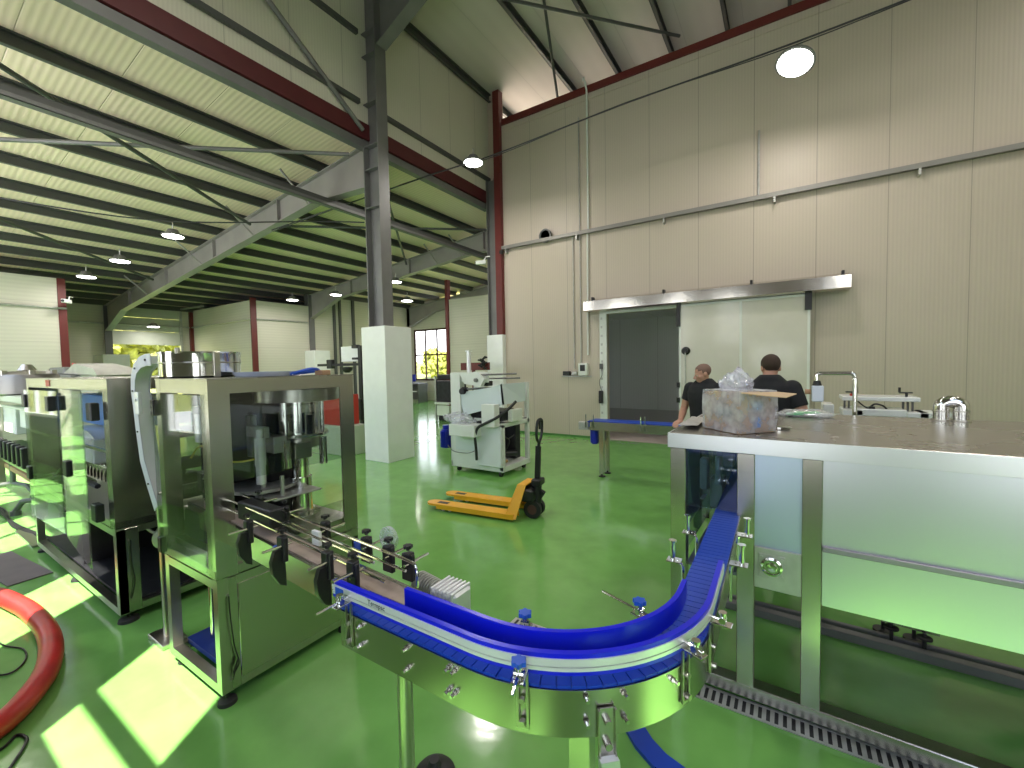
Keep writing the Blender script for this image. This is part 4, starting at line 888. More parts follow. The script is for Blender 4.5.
# swan-neck control arm
ca = thing('control_pendant', 'bent steel pipe arm carrying a small white control box behind the worktop', 'control box', (.4, 3.75, 0))
g = G(); g.smooth_tube([(.40, 3.75, .0), (.40, 3.75, .8), (.40, 3.75, 1.50), (.40, 3.75, 1.575), (.385, 3.75, 1.598), (.36, 3.75, 1.602), (.24, 3.75, 1.602), (.20, 3.75, 1.600), (.185, 3.75, 1.585), (.182, 3.75, 1.53)], .014, 12, 4); obj('pipe_arm', g, M_chrome, ca)
g = G(); g.box(.155, .225, 3.72, 3.79, 1.40, 1.515, .006); obj('control_case', g, mat('pale_blue_case', (.66, .72, .80), .35), ca)
g = G(); g.cyl((.186, 3.75, 1.515), (.186, 3.75, 1.55), .03, .02, 14); obj('cable_gland', g, M_black, ca)
g = G(); g.cyl((.15, 3.75, 1.47), (.115, 3.75, 1.47), .018, n=14); obj('stop_button', g, M_card, ca)
# carton sealer behind
ls = thing('carton_sealer', 'white low machine with hand cranks standing behind the steel worktop', 'machine', (.7, 4.9, 0))
g = G(); g.box(.42, .93, 4.75, 5.05, 1.335, 1.372, .005); obj('upper_beam', g, M_white, ls)
g = G(); g.box(.50, .84, 4.70, 5.0, 1.21, 1.27, .006); g.box(.84, .98, 4.72, 5.0, 1.205, 1.25, .006); g.box(.28, .36, 4.72, 5.0, 1.19, 1.30, .006); g.box(.42, .56, 4.7, 5.0, 1.20, 1.26, .006); obj('lower_beam', g, M_white, ls)
g = G(); g.box(.92, 1.06, 4.72, 5.0, 1.18, 1.25, .006); g.lathe([(.035, -.01), (.035, .01)], (1.08, 4.75, 1.24), 20, 'y'); obj('roller_end', g, M_offwhite, ls)
for x in (.445, .475, .51, .84, .87, .90): g = G(); g.cyl((x, 4.85, 1.15), (x, 4.85, 1.34), .008, n=8); obj('spindle', g, M_grey, ls)
for (x, m_) in ((.50, M_redb), (.86, M_black)):
    g = G(); g.cyl((x, 4.85, 1.37), (x, 4.85, 1.40), .010, n=8); g.box(x-.05, x+.04, 4.84, 4.86, 1.40, 1.412, .003); g.cyl((x-.045 if x > .6 else x+.03, 4.85, 1.41), (x-.045 if x > .6 else x+.03, 4.85, 1.45), .009, n=8); obj('crank', g, M_black, ls)
g = G(); g.cyl((.5, 4.85, 1.372), (.5, 4.85, 1.392), .02, n=12); obj('red_collar', g, M_redb, ls)
g = G(); g.smooth_tube([(.60, 4.75, 1.27), (.64, 4.75, 1.31), (.69, 4.75, 1.30), (.72, 4.76, 1.27)], .008, 6); g.box(.60, .64, 4.72, 4.76, 1.27, 1.29, .003); g.smooth_tube([(.53, 4.8, 1.33), (.57, 4.78, 1.29), (.60, 4.78, 1.27)], .006, 6); obj('cable', g, M_black, ls)
g = G(); g.box(.3, 1.05, 4.72, 5.05, .75, 1.19, .01); obj('body', g, M_offwhite, ls)
for x in (.33, .97):
    for y in (4.75, 4.98): g = G(); g.box(x, x+.05, y, y+.05, 0, .75); obj('leg', g, M_offwhite, ls)
# ================================================================== ON THE WORKTOP
bx = thing('carton', 'small brown carton wrapped in clear film on the corner of the steel worktop', 'box', (-.22, 2.61, TT))
BA, BB, BC, BD = Vector((-.385, 2.61, 0)), Vector((-.20, 2.435, 0)), Vector((-.05, 2.61, 0)), Vector((-.235, 2.785, 0))
g = G(); g.prism([(v.x, v.y) for v in (BA, BB, BC, BD)], TT+.002, TT+.208); obj('carton_body', g, M_card, bx)
n1 = Vector(((BB-BA).y, -(BB-BA).x, 0)).normalized(); n2 = Vector(((BC-BB).y, -(BC-BB).x, 0)).normalized()
def facebox(P, Q, a0, a1, z0, z1, n, off, th=.0015):
    g = G(); p = P.lerp(Q, a0)+n*off; q = P.lerp(Q, a1)+n*off; c = (p+q)/2+Vector((0, 0, (z0+z1)/2)); d = (q-p)
    g.obox(Matrix.Translation(c) @ Matrix.Rotation(math.atan2(d.y, d.x), 4, 'Z'), (d.length, th, z1-z0)); return g
def hcrop(g): return g
lb = obj('printed_label', facebox(BA, BB, .38, .82, TT+.085, TT+.125, n1, .002), M_label, bx)
for k in range(6):
    obj('print_stroke', facebox(BA, BB, .41+k*.065, .415+k*.065+.02, TT+.092+.004*(k % 3), TT+.117, n1, .0035), M_offwhite, lb)
obj('printed_label', facebox(BB, BC, .42, .60, TT+.03, TT+.085, n2, .002), M_blueink, bx)
obj('printed_label', facebox(BB, BC, .38, .66, TT+.115, TT+.165, n2, .002), mat('pale_blue_print', (.25, .45, .7), .5), bx)
g = G(); V = [(-.20, 2.437, TT+.212), (-.045, 2.61, TT+.208), (.045, 2.60, TT+.20), (.0, 2.47, TT+.19), (-.08, 2.44, TT+.198)]
V2 = [(x, y, z+.004) for x, y, z in V]; g._add(V+V2, [(4, 3, 2, 1, 0), (5, 6, 7, 8, 9)]+[(i, (i+1) % 5, 5+(i+1) % 5, 5+i) for i in range(5)]); obj('flap', g, M_cardf, bx)
# crumpled film around and above it
def crumple(g, amp, seed, sc=9):
    import mathutils
    for v in g.bm.verts:
        n = mathutils.noise.noise_vector(v.co*sc+Vector((seed, 0, 0))); n2 = mathutils.noise.noise_vector(v.co*sc*3+Vector((0, seed, 0)))
        v.co += n*amp+n2*amp*.5
g = G(); c = (BA+BB+BC+BD)/4
P = [c+(v-c)*1.05 for v in (BA, BB, BC, BD)]
N = 10; rings = []
for k in range(11):
    z = TT+.004+.216*k/10; bul = 1.0+.035*math.sin(PI*k/10); ring = []
    for i in range(4):
        for j in range(N): q = P[i].lerp(P[(i+1) % 4], j/N); q = c+(q-c)*bul; ring.append(g.bm.verts.new((q.x, q.y, z)))
    rings.append(ring)
for a_, b_ in zip(rings, rings[1:]):
    for k in range(len(a_)): g.bm.faces.new((a_[k], a_[(k+1) % len(a_)], b_[(k+1) % len(a_)], b_[k]))
g.bm.faces.new(rings[-1]); crumple(g, .006, 3, 14); 
for v in g.bm.verts: v.co.z = max(v.co.z, TT+.003)
obj('stretch_wrap', g, M_film, bx, ang=60)
g = G(); bmesh.ops.create_icosphere(g.bm, subdivisions=4, radius=1, matrix=Matrix.Translation((-.235, 2.67, TT+.245)) @ Matrix.Diagonal((.085, .07, .075, 1))); crumple(g, .034, 9, 18)
for v in g.bm.verts: v.co.z = max(v.co.z, TT+.212)
obj('loose_film', g, M_film, bx, ang=60)
bg = thing('plastic_bag', 'clear plastic bag with green packets on the steel worktop behind the carton', 'bag', (.1, 3.45, TT))
g = G(); bmesh.ops.create_icosphere(g.bm, subdivisions=4, radius=1, matrix=Matrix.Translation((.11, 3.42, TT+.02)) @ Matrix.Diagonal((.16, .10, .028, 1))); crumple(g, .012, 5, 12)
for v in g.bm.verts: v.co.z = max(v.co.z, TT+.002)
obj('bag_film', g, M_bagm, bg, ang=60)
for k, (x, y, r) in enumerate(((.05, 3.40, .3), (.10, 3.44, -.2), (.14, 3.40, .6))):
    g = G(); g.obox(Matrix.Translation((x, y, TT+.016+.006*k)) @ Matrix.Rotation(r, 4, 'Z'), (.09, .05, .012), .004); obj('green_packet', g, M_greenp, bg)
g = G(); bmesh.ops.create_grid(g.bm, x_segments=24, y_segments=24, size=.5, matrix=Matrix.Translation((-.465, 2.74, TT+.02)) @ Matrix.Diagonal((.10, .40, 1, 1))); crumple(g, .010, 2, 10)
for v in g.bm.verts: v.co.z = max(v.co.z, TT+.004)
bmesh.ops.solidify(g.bm, geom=g.bm.faces[:], thickness=.002)
for v in g.bm.verts: v.co.z = max(v.co.z, TT+.001)
tag(obj('plastic_sheet', g, mat('grey_sheet', (.42, .41, .38), .45, var=.15)), 'crumpled grey plastic sheet on the near left corner of the worktop', 'plastic sheet')
g = G(); g.box(-.24, -.05, 3.42, 3.55, TT+.001, TT+.010, .002); tag(obj('paper_sheet', g, M_glove), 'white folded sheet on the worktop beside the bag of green packets', 'paper')
g = G(); g.tube([(-.03, 2.70, TT+.008), (.02, 2.70, TT+.008)], .008, 10); g.box(-.04, -.02, 2.69, 2.71, TT+.001, TT+.018, .003); tag(obj('small_fitting', g, M_chrome), 'small metal fitting lying right of the wrapped carton', 'fitting')

# ================================================================== PEOPLE
def remesh(o, vox, sm=6):
    r = o.modifiers.new('Remesh', 'REMESH'); r.mode = 'VOXEL'; r.voxel_size = vox; r.use_smooth_shade = True
    s = o.modifiers.new('Smooth', 'SMOOTH'); s.factor = .5; s.iterations = sm; return o
def loft(g, rings, n=28):
    R = []
    for (z, rx, ry, cx, cy) in rings:
        R.append([g.bm.verts.new((cx+rx*math.copysign(abs(math.cos(t))**.85, math.cos(t)), cy+ry*math.copysign(abs(math.sin(t))**.85, math.sin(t)), z)) for t in [2*PI*k/n for k in range(n)]])
    for a, b in zip(R, R[1:]):
        for k in range(n): g.bm.faces.new((a[k], a[(k+1) % n], b[(k+1) % n], b[k]))
    g.bm.faces.new(R[0][::-1]); g.bm.faces.new(R[-1])
def person(label, loc, rz, s, arms, hair_m, hair_len, head_rot=(0, 0), lean=0., build=1., hz=1.645, hy=.02, hs=.9):
    """front is local +Y; arms = ((elbow, wrist, finger direction) for -X side, same for +X side) in metres at scale 1"""
    t = thing('person', label, 'person', loc, rz); t.scale = (s, s, s)
    ly = lambda z: lean*max(0, z-.95)
    tors = [(.90, .155, .115, 0, 0), (.98, .168, .12, 0, 0), (1.08, .152, .108, 0, .0), (1.18, .155, .11, 0, .005), (1.28, .172, .12, 0, .005), (1.36, .18, .118, 0, .0), (1.42, .168, .10, 0, -.005), (1.46, .12, .075, 0, -.01), (1.49, .07, .06, 0, -.012)]
    tors = [(z, rx*build, ry*build, 0, cy+ly(z)) for z, rx, ry, _, cy in tors]
    g = G(); loft(g, tors)
    hc = Vector((0, ly(1.5)+hy, hz)); Rh = Matrix.Rotation(head_rot[0], 4, 'Z') @ Matrix.Rotation(head_rot[1], 4, 'X') @ Matrix.Scale(hs, 4)
    g.caps((0, ly(1.47)-.012, 1.45), (0, hc.y-.015, hz-.05), .062, .052, 18)
    H_ = lambda x, y, z: hc+(Rh @ Vector((x, y, z)))
    g.ball(H_(0, -.012, .03), 1, (.074, .094, .085), 28, Rh); g.ball(H_(0, .012, -.02), 1, (.064, .078, .095), 28, Rh)
    g.ball(H_(0, .045, -.085), 1, (.036, .036, .028), 18, Rh); g.ball(H_(0, .070, .012), 1, (.05, .02, .014), 16, Rh)       # chin, brow
    g.cyl(H_(0, .082, .012), H_(0, .112, -.034), .008, .016, 10); g.ball(H_(0, .100, -.034), 1, (.019, .016, .012), 12, Rh)   # nose
    g.ball(H_(0, .082, -.062), 1, (.025, .012, .008), 12, Rh); g.ball(H_(0, .080, -.074), 1, (.021, .012, .008), 12, Rh)      # lips
    for sx in (-1, 1):
        g.ball(H_(sx*.076, -.012, -.012), 1, (.010, .020, .031), 14, Rh); g.ball(H_(sx*.040, .062, -.022), 1, (.022, .02, .022), 12, Rh)
    # legs
    for sx in (-1, 1):
        g.caps((sx*.085, 0, .90), (sx*.10, .01, .50), .085, .058, 18); g.caps((sx*.10, .01, .50), (sx*.105, -.02, .10), .056, .038, 16)
        g.caps((sx*.105, -.03, .05), (sx*.12, .13, .035), .038, .030, 14)
    hands = []
    for sx, (el, wr, fd) in zip((-1, 1), arms):
        sh = Vector((sx*.185*build, ly(1.41)-.005, 1.405)); el = Vector(el); wr = Vector(wr); fd = Vector(fd).normalized()
        g.caps(sh, sh.lerp(el, .5), .058*build, .050*build, 16); g.caps(sh.lerp(el, .5), el, .050*build, .040, 16); g.caps(el, el.lerp(wr, .35), .041, .041, 16); g.caps(el.lerp(wr, .35), wr, .041, .027, 16)
        # palm and five fingers
        side = fd.cross(Vector((0, 0, 1))); side = Vector((1, 0, 0)) if side.length < .2 else side.normalized(); up = side.cross(fd).normalized()
        pc = wr+fd*.05
        for q in (-.028, -.010, .010, .028): g.caps(wr+side*q*.6, wr+fd*.092+side*q, .014, .0105, 10)
        for q, L_ in ((-.029, .070), (-.010, .080), (.010, .076), (.028, .060)):
            a = wr+fd*.092+side*q; b = a+(fd*.9-up*.28).normalized()*L_*.5; c_ = b+(fd*.6-up*.75).normalized()*L_*.45
            g.caps(a, b, .0098, .0088, 8); g.caps(b, c_, .0088, .0075, 8)
        th_ = -side if sx > 0 else side
        a = wr+fd*.025+th_*.026; b = a+(fd*.6+th_*.7-up*.2).normalized()*.042; c_ = b+(fd*.9+th_*.15-up*.3).normalized()*.03
        g.caps(a, b, .0125, .0105, 8); g.caps(b, c_, .0105, .009, 8)
    body = remesh(obj('body', g, M_skin, t, local=True, ang=180), .0062, 3)
    for sx in (-1, 1):
        g = G(); g.ball(H_(sx*.031, .074, .0), .0095, seg=14); obj('eye', g, mat('eye_white', (.75, .72, .68), .2), t, local=True)
        g = G(); g.ball(H_(sx*.031, .082, .0), .0040, seg=10); obj('iris', g, M_black, t, local=True)
    # hair cap
    g = G(); g.ball(H_(0, -.016, .034), 1, (.078+hair_len, .097+hair_len, .087+hair_len), 36, Rh)
    Ri = Rh.to_3x3().inverted()
    for v in list(g.bm.verts):
        q = Ri @ (v.co-hc)
        if q.z < (.045 if q.y > .03 else (.0 if q.y > -.03 else -.045)) + (.02 if q.y > .06 else 0): g.bm.verts.remove(v)
    if hair_len < .003: pass
    hr = obj('hair', g, hair_m, t, local=True, ang=180); so = hr.modifiers.new('Solid', 'SOLIDIFY'); so.thickness = .006; so.offset = -1
    # shirt
    g = G(); loft(g, [(.93, .176*build, .132*build, 0, 0)]+[(z, rx+.020, ry+.020, cx_, cy_) for z, rx, ry, cx_, cy_ in tors[1:8]]+[(1.495, .092, .082, 0, ly(1.48)-.010), (1.515, .07, .066, 0, ly(1.49)-.008)])
    for sx, (el, wr, fd) in zip((-1, 1), arms):
        sh = Vector((sx*.180*build, ly(1.41)-.005, 1.40)); el = Vector(el); e2 = sh.lerp(el, .55); g.ball(sh, .079*build, seg=18); g.cyl(sh, e2, .078*build, .068*build, 20)
    remesh(obj('black_tshirt', g, M_shirt, t, local=True, ang=180), .008, 2)
    g = G(); loft(g, [(.80, .17*build, .125*build, 0, 0), (.88, .172*build, .128*build, 0, 0), (.97, .165*build, .12*build, 0, 0)])
    for sx in (-1, 1): g.caps((sx*.085, 0, .86), (sx*.10, .012, .50), .098, .075, 18); g.cyl((sx*.10, .012, .50), (sx*.105, -.015, .09), .073, .06, 18)
    remesh(obj('trousers', g, M_jeans, t, local=True, ang=180), .012, 3)
    for sx in (-1, 1):
        g = G(); g.caps((sx*.105, -.045, .05), (sx*.12, .14, .04), .048, .040, 14); g.box(sx*.11-.045, sx*.11+.045, -.09, .18, .0, .03, .008); obj('shoe', g, M_black, t, local=True)
    return t
# bald man: faces left of the view, right hand resting on the conveyor
person('man with shaved head in a black t-shirt looking down, behind the wrapped carton', (-.76, 5.2, 0), math.radians(160), 1.0,
       (((-.26, .02, 1.14), (-.22, .22, 1.02), (0, .9, -.5)), ((.245, .03, 1.15), (.16, .24, 1.05), (-.1, 1, -.2))), M_stubble, -.001, (math.radians(-45), -.30), .05, .92, 1.568, .035)
person('man with short brown hair in a black t-shirt seen from behind', (-.125, 4.40, 0), math.radians(-6), 1.04,
       (((-.25, .04, 1.14), (-.14, .28, 1.08), (.3, 1, -.1)), ((.27, -.02, 1.13), (.15, .22, 1.10), (-.3, 1, -.1))), M_hairb, .004, (math.radians(22), -.25), .05, .90, 1.575, .03)
g = G(); g.box(-.96, -.45, 4.66, 4.84, .94, .98, .005); g.box(-.92, -.87, 4.68, 4.73, 0, .94); g.box(-.55, -.5, 4.68, 4.73, 0, .94); g.box(-.92, -.87, 4.77, 4.82, 0, .94); g.box(-.55, -.5, 4.77, 4.82, 0, .94)
tag(obj('work_stand', g, M_steel), 'low steel stand between the two men behind the worktop', 'stand')

# ================================================================== FLAT BELT CONVEYOR by the cold room
bc = thing('belt_conveyor', 'straight blue belt conveyor with one steel leg in front of the cold room opening', 'conveyor', (-1.6, 6.1, 0))
g = G(); g.box(-2.50, .2, 6.05, 6.06, .70, .83); g.box(-2.50, .2, 6.35, 6.36, .70, .83); g.box(-2.5, .2, 6.06, 6.35, .72, .73); obj('side_frame', g, M_steelh, bc)
g = G(); g.box(-2.52, .2, 6.065, 6.345, .825, .842, .004); g.cyl((-2.52, 6.065, .79), (-2.52, 6.345, .79), .045, n=20); obj('belt', g, M_chain, bc)
g = G(); g.box(-2.68, -2.52, 6.04, 6.12, .70, .82, .008)
for k in range(5): g.box(-2.67+k*.03, -2.655+k*.03, 6.03, 6.04, .71, .81)
obj('gearbox', g, M_galv, bc)
g = G(); g.cyl((-2.46, 6.15, .50), (-2.46, 6.15, .70), .065, n=24); g.cyl((-2.46, 6.15, .48), (-2.46, 6.15, .50), .05, n=24); obj('motor', g, M_bluem, bc)
for y in (6.07, 6.30):
    g = G(); g.box(-2.36, -2.29, y, y+.05, .04, .72, .003); obj('leg', g, M_steelh, bc)
    g = G(); g.cyl((-2.325, y+.025, 0), (-2.325, y+.025, .015), .05, n=20); g.cyl((-2.325, y+.025, .015), (-2.325, y+.025, .05), .012, n=8); obj('foot_pad', g, M_rubber, bc)
for y in (6.07, 6.30): g = G(); g.box(-.3, -.23, y, y+.05, .0, .72, .003); obj('leg', g, M_steelh, bc)
for x in (-2.55, -2.43, -1.72, -1.66):
    g = G(); g.cyl((x, 6.03, .80), (x, 6.03, .94), .008, n=8); g.box(x-.012, x+.012, 6.02, 6.05, .74, .82, .002); obj('guide_stub', g, M_chrome, bc)

# ================================================================== WHITE CASE MACHINE
wm = thing('case_erector', 'white packing machine on castors with a tilted panel, behind the pallet truck', 'machine', (-4.1, 5.7, 0))
g = G(); g.box(-4.60, -4.02, 5.30, 5.33, .10, .62); g.box(-4.6, -3.58, 5.3, 6.1, .08, .16, .004); g.box(-4.6, -4.57, 5.3, 6.1, .1, .70); g.box(-4.6, -3.58, 6.07, 6.1, .1, .16)
g.box(-3.64, -3.58, 5.30, 5.36, .10, .80); g.box(-3.64, -3.58, 6.04, 6.10, .10, 1.42); g.box(-3.64, -3.58, 5.30, 6.10, .76, .82); g.box(-4.60, -4.54, 6.04, 6.10, .1, 1.6); g.box(-4.6, -3.6, 6.04, 6.1, .78, .84); obj('lower_frame', g, M_offwhite, wm)
g = G(); g.box(-4.05, -3.59, 5.255, 5.30, .16, .78, .006); g.box(-3.60, -3.585, 5.25, 5.30, .5, .56); g.box(-3.60, -3.585, 5.25, 5.30, .22, .28); obj('cabinet_door', g, mat('pale_cabinet', (.64, .69, .68), .35), wm)
g = G(); g.box(-4.5, -4.1, 5.292, 5.30, .36, .58, .003); g.cyl((-4.28, 5.29, .32), (-4.28, 5.285, .32), .018, n=12); obj('access_panel', g, mat('pale_cabinet', (.64, .69, .68), .35), wm)
g = G(); g.box(-4.62, -4.42, 5.34, 5.46, .70, 1.60, .006); g.box(-4.62, -4.42, 5.95, 6.05, .70, 1.60, .006); g.box(-4.6, -4.44, 5.46, 5.95, 1.46, 1.58, .006); obj('upright', g, M_offwhite, wm)
g = G(); g.box(-4.45, -3.95, 5.08, 5.34, .62, .80, .006); g.cyl((-4.02, 5.075, .7), (-4.02, 5.07, .7), .02, n=12); obj('infeed_box', g, M_offwhite, wm)
g = G(); g.prism([(-4.47, 1.27), (-3.81, 1.37), (-3.62, 1.42), (-3.58, 1.11), (-4.36, .91)], 5.36, 5.41, 'y'); obj('tilted_panel', g, mat('pale_blue_panel', (.60, .68, .68), .35), wm)
g = G(); g._add([(-3.62, 5.36, 1.42), (-3.56, 5.95, 1.42), (-3.56, 5.95, 1.12), (-3.58, 5.36, 1.11), (-3.65, 5.36, 1.42), (-3.6, 5.95, 1.42), (-3.6, 5.95, 1.12), (-3.62, 5.36, 1.11)], [(0, 1, 2, 3), (7, 6, 5, 4), (0, 4, 5, 1), (1, 5, 6, 2), (2, 6, 7, 3), (3, 7, 4, 0)]); obj('side_chute', g, mat('pale_blue_panel', (.6, .68, .68), .35), wm)
g = G(); g.box(-3.87, -3.63, 5.16, 5.30, .78, 1.12, .006); obj('switch_cabinet', g, M_offwhite, wm)
g = G(); g.box(-3.58, -3.50, 5.45, 5.75, .84, 1.02, .006); obj('side_box', g, M_offwhite, wm)
g = G(); g.box(-4.42, -3.9, 5.38, 5.43, 1.44, 1.60, .006); g.prism([(-4.4, 1.6), (-4.02, 1.6), (-3.9, 1.5), (-3.98, 1.38), (-4.3, 1.42)], 5.30, 5.38, 'y'); obj('head_plate', g, M_offwhite, wm)
g = G(); g.cyl((-4.0, 5.32, 1.56), (-3.50, 5.6, 1.57), .014, n=10); g.cyl((-4.0, 5.4, 1.50), (-3.5, 5.7, 1.50), .014, n=10); g.cyl((-4.35, 5.4, 1.33), (-3.7, 5.5, 1.36), .016, n=10); g.lathe([(.03, -.02), (.03, .02)], (-4.05, 5.28, 1.48), 14, 'y'); obj('guide_rods', g, M_grey, wm)
g = G(); g.cyl((-4.29, 5.42, 1.60), (-4.29, 5.42, 1.93), .035, n=16); g.box(-4.33, -4.25, 5.38, 5.46, 1.93, 1.95, .003); obj('air_cylinder', g, M_alu, wm)
g = G(); g.box(-4.35, -3.75, 5.5, 5.9, .86, 1.0, .01); g.box(-3.85, -3.62, 5.36, 5.6, .85, 1.0, .01); g.box(-4.5, -4.32, 5.38, 5.44, 1.20, 1.36, .01); g.lathe([(.05, -.03), (.05, .03)], (-4.36, 5.33, 1.3), 16, 'y'); g.box(-4.2, -3.95, 5.46, 5.6, 1.38, 1.46, .01)
g.box(-4.5, -3.7, 5.85, 6.0, .18, .75, .01); obj('inner_works', g, M_dark, wm)
g = G(); g.cyl((-3.95, 5.45, .30), (-3.62, 5.75, .30), .05, n=16); g.smooth_tube([(-3.75, 5.6, .75), (-3.8, 5.6, .6), (-3.7, 5.65, .5), (-3.75, 5.6, .35)], .018, 8); g.smooth_tube([(-3.66, 5.45, .72), (-3.72, 5.5, .62), (-3.68, 5.6, .55), (-3.63, 5.7, .6)], .008, 6); obj('lower_motor', g, M_black, wm)
g = G(); g.box(-3.95, -3.62, 5.4, 5.5, .20, .24, .003); obj('tan_slide', g, M_card, wm)
g = G(); g.smooth_tube([(-3.40, 5.40, 1.16), (-3.46, 5.25, 1.04), (-3.60, 5.18, .93), (-3.80, 5.14, .83), (-3.92, 5.13, .76), (-3.98, 5.14, .62), (-3.99, 5.17, .45), (-4.02, 5.22, .25)], .022, 8); obj('black_hose', g, M_rubber, wm)
g = G(); g.cyl((-4.75, 5.36, .36), (-4.75, 5.36, .66), .085, n=24); g.cyl((-4.75, 5.36, .66), (-4.75, 5.36, .73), .06, n=20)
for k in range(12): g.box(-4.845, -4.655, 5.355, 5.365, .37, .64) if k == 0 else g.obox(Matrix.Translation((-4.75, 5.36, .50)) @ Matrix.Rotation(k*PI/12, 4, 'Z'), (.20, .008, .26))
obj('blue_motor', g, M_bluem, wm)
g = G(); bmesh.ops.create_icosphere(g.bm, subdivisions=4, radius=1, matrix=Matrix.Translation((-4.42, 5.30, .86)) @ Matrix.Diagonal((.30, .16, .10, 1)))
crumple(g, .05, 4, 6)
for v in g.bm.verts: v.co.z = max(v.co.z, .795)
obj('film_wrap', g, M_film, wm, ang=60)
g = G(); g.smooth_tube([(-4.7, 5.32, .42), (-4.5, 5.24, .34), (-4.2, 5.22, .34), (-4.02, 5.22, .40)], .007, 6); obj('cable', g, M_grey, wm)
for (x, y) in ((-4.5, 5.38), (-3.66, 5.36), (-3.66, 6.02), (-4.5, 6.0)):
    g = G(); g.cyl((x-.018, y, .04), (x+.018, y, .04), .04, n=18); g.box(x-.03, x+.03, y-.025, y+.025, .06, .085); obj('castor', g, M_rubber, wm)

# ================================================================== PALLET TRUCK
pj = thing('pallet_truck', 'yellow hand pallet truck with black steering handle standing on the green floor', 'pallet truck', (-2.47, 3.82, 0), math.radians(7.5))
# local: -X along the forks, near fork at y 0..0.16, far fork y .38..0.54
for y0 in (0.0, .39):
    g = G(); n_ = 10
    poly = [(-1.06, y0), (-.0, y0), (.0, y0+.16), (-1.06, y0+.16)]+[(-1.06-.10*math.sin(PI*k/n_)-.0, y0+.08+.08*math.cos(PI*k/n_)) for k in range(1, n_)]
    g.prism(poly, .062, .085); g.prism([(-1.0, y0), (.0, y0), (.0, y0+.008), (-1.0, y0+.008)], .03, .065); g.prism([(-1.0, y0+.152), (.0, y0+.152), (.0, y0+.16), (-1.0, y0+.16)], .03, .065)
    f = obj('fork', g, M_yellow, pj, local=True)
    for q in (-.97, -.90): g = G(); g.box(q-.045, q+.025, y0+.05, y0+.11, .0851, .0875, .0005); obj('fork_mark', g, M_black, f, local=True)
    g = G(); g.cyl((-.93, y0+.045, .032), (-.93, y0+.115, .032), .032, n=20); g.cyl((-.84, y0+.045, .032), (-.84, y0+.115, .032), .032, n=20); obj('fork_roller', g, M_offwhite, pj, local=True)
g = G()
for (y0, y1, ya, yb) in ((.0, .014, .13, .144), (.536, .55, .406, .42)):
    g._add([(-.10, y0, .04), (.03, y0, .04), (.10, ya, .385), (.0, ya, .385), (-.10, y1, .04), (.03, y1, .04), (.10, yb, .385), (.0, yb, .385)], [(0, 1, 2, 3), (7, 6, 5, 4), (0, 4, 5, 1), (1, 5, 6, 2), (2, 6, 7, 3), (3, 7, 4, 0)])
g._add([(-.10, .0, .06), (-.10, .55, .06), (.0, .42, .385), (.0, .13, .385), (-.085, .0, .06), (-.085, .55, .06), (.015, .42, .385), (.015, .13, .385)], [(0, 1, 2, 3), (7, 6, 5, 4), (0, 4, 5, 1), (1, 5, 6, 2), (2, 6, 7, 3), (3, 7, 4, 0)])
g.box(.0, .10, .13, .42, .375, .388, .003); obj('yellow_frame', g, M_yellow, pj, local=True)
g = G(); g.box(.02, .18, .12, .43, .20, .34, .02); g.cyl((.17, .275, .16), (.17, .275, .42), .055, n=20); g.box(.13, .24, .20, .36, .36, .44, .015); g.cyl((.12, .275, .1), (.25, .275, .30), .03, n=14); obj('pump_unit', g, M_black, pj, local=True)
for y in (.20, .30):
    g = G(); g.cyl((.14, y, .1), (.14, y+.055, .1), .1, n=32); w = obj('wheel', g, M_rubber, pj, local=True)
    g = G(); g.cyl((.14, y-.004, .1), (.14, y+.059, .1), .055, n=24); obj('hub', g, mat('dull_red_brown_hub', (.10, .04, .035), .45), w, local=True)
g = G(); g.bar((.18, .275, .40), (.20, .275, .80), .06, .025, up=(0, 1, 0)); g.tube([(.195, .275, .72), (.21, .275, .86)], .018, 10)
lp_ = [(.205, .275, .84), (.207, .22, .88), (.211, .195, .95), (.218, .20, 1.06), (.22, .24, 1.095), (.22, .31, 1.095), (.218, .35, 1.06), (.211, .355, .95), (.207, .33, .88), (.205, .275, .84)]
g.smooth_tube(lp_, .016, 8, 4); obj('steering_handle', g, M_black, pj, local=True)
g = G(); g.box(.208, .23, .262, .288, .99, 1.09, .004); obj('lever', g, M_black, pj, local=True)

# ================================================================== FLOOR THINGS
dn = thing('floor_drain', 'long slotted steel floor drain running under the curved conveyor and tunnel edge', 'drain', (0, 2.31, 0))
g = G(); g.box(-1.52, 6.9, 2.255, 2.268, .0005, .006); g.box(-1.52, 6.9, 2.352, 2.365, .0005, .006); g.box(-1.52, -1.50, 2.268, 2.352, .0005, .006)
x = -1.48
while x < 3.2: g.box(x, x+.018, 2.268, 2.352, .0005, .005); x += .034
obj('grate', g, M_galv, dn)
g = G(); g.box(-1.5, 6.9, 2.268, 2.352, .0003, .0012); obj('channel', g, M_black, dn)  # flat black sheet, stands in for the shade inside the drain
bmesh_ = None
g = G(); bp = [(-.64, 1.98), (-.58, 1.90), (-.52, 1.84), (-.44, 1.79), (-.34, 1.76), (-.22, 1.75)]; g.sweep(bp, -.045, .045, .001, .020)
tag(obj('chain_piece', g, M_chain), 'loose length of blue conveyor chain lying on the floor beneath the curve', 'chain')
g = G(); g.smooth_tube([(-5.3, .40, .055), (-4.95, .54, .055), (-4.62, .60, .055), (-4.38, .625, .055), (-4.02, .63, .055), (-3.72, .60, .055), (-3.44, .53, .055), (-3.24, .43, .055), (-3.12, .34, .055), (-3.06, .25, .055), (-3.02, .1, .055)], .055, 16, 6)
tag(obj('red_hose', g, M_hose), 'thick red hose curling on the floor at the lower left edge', 'hose')
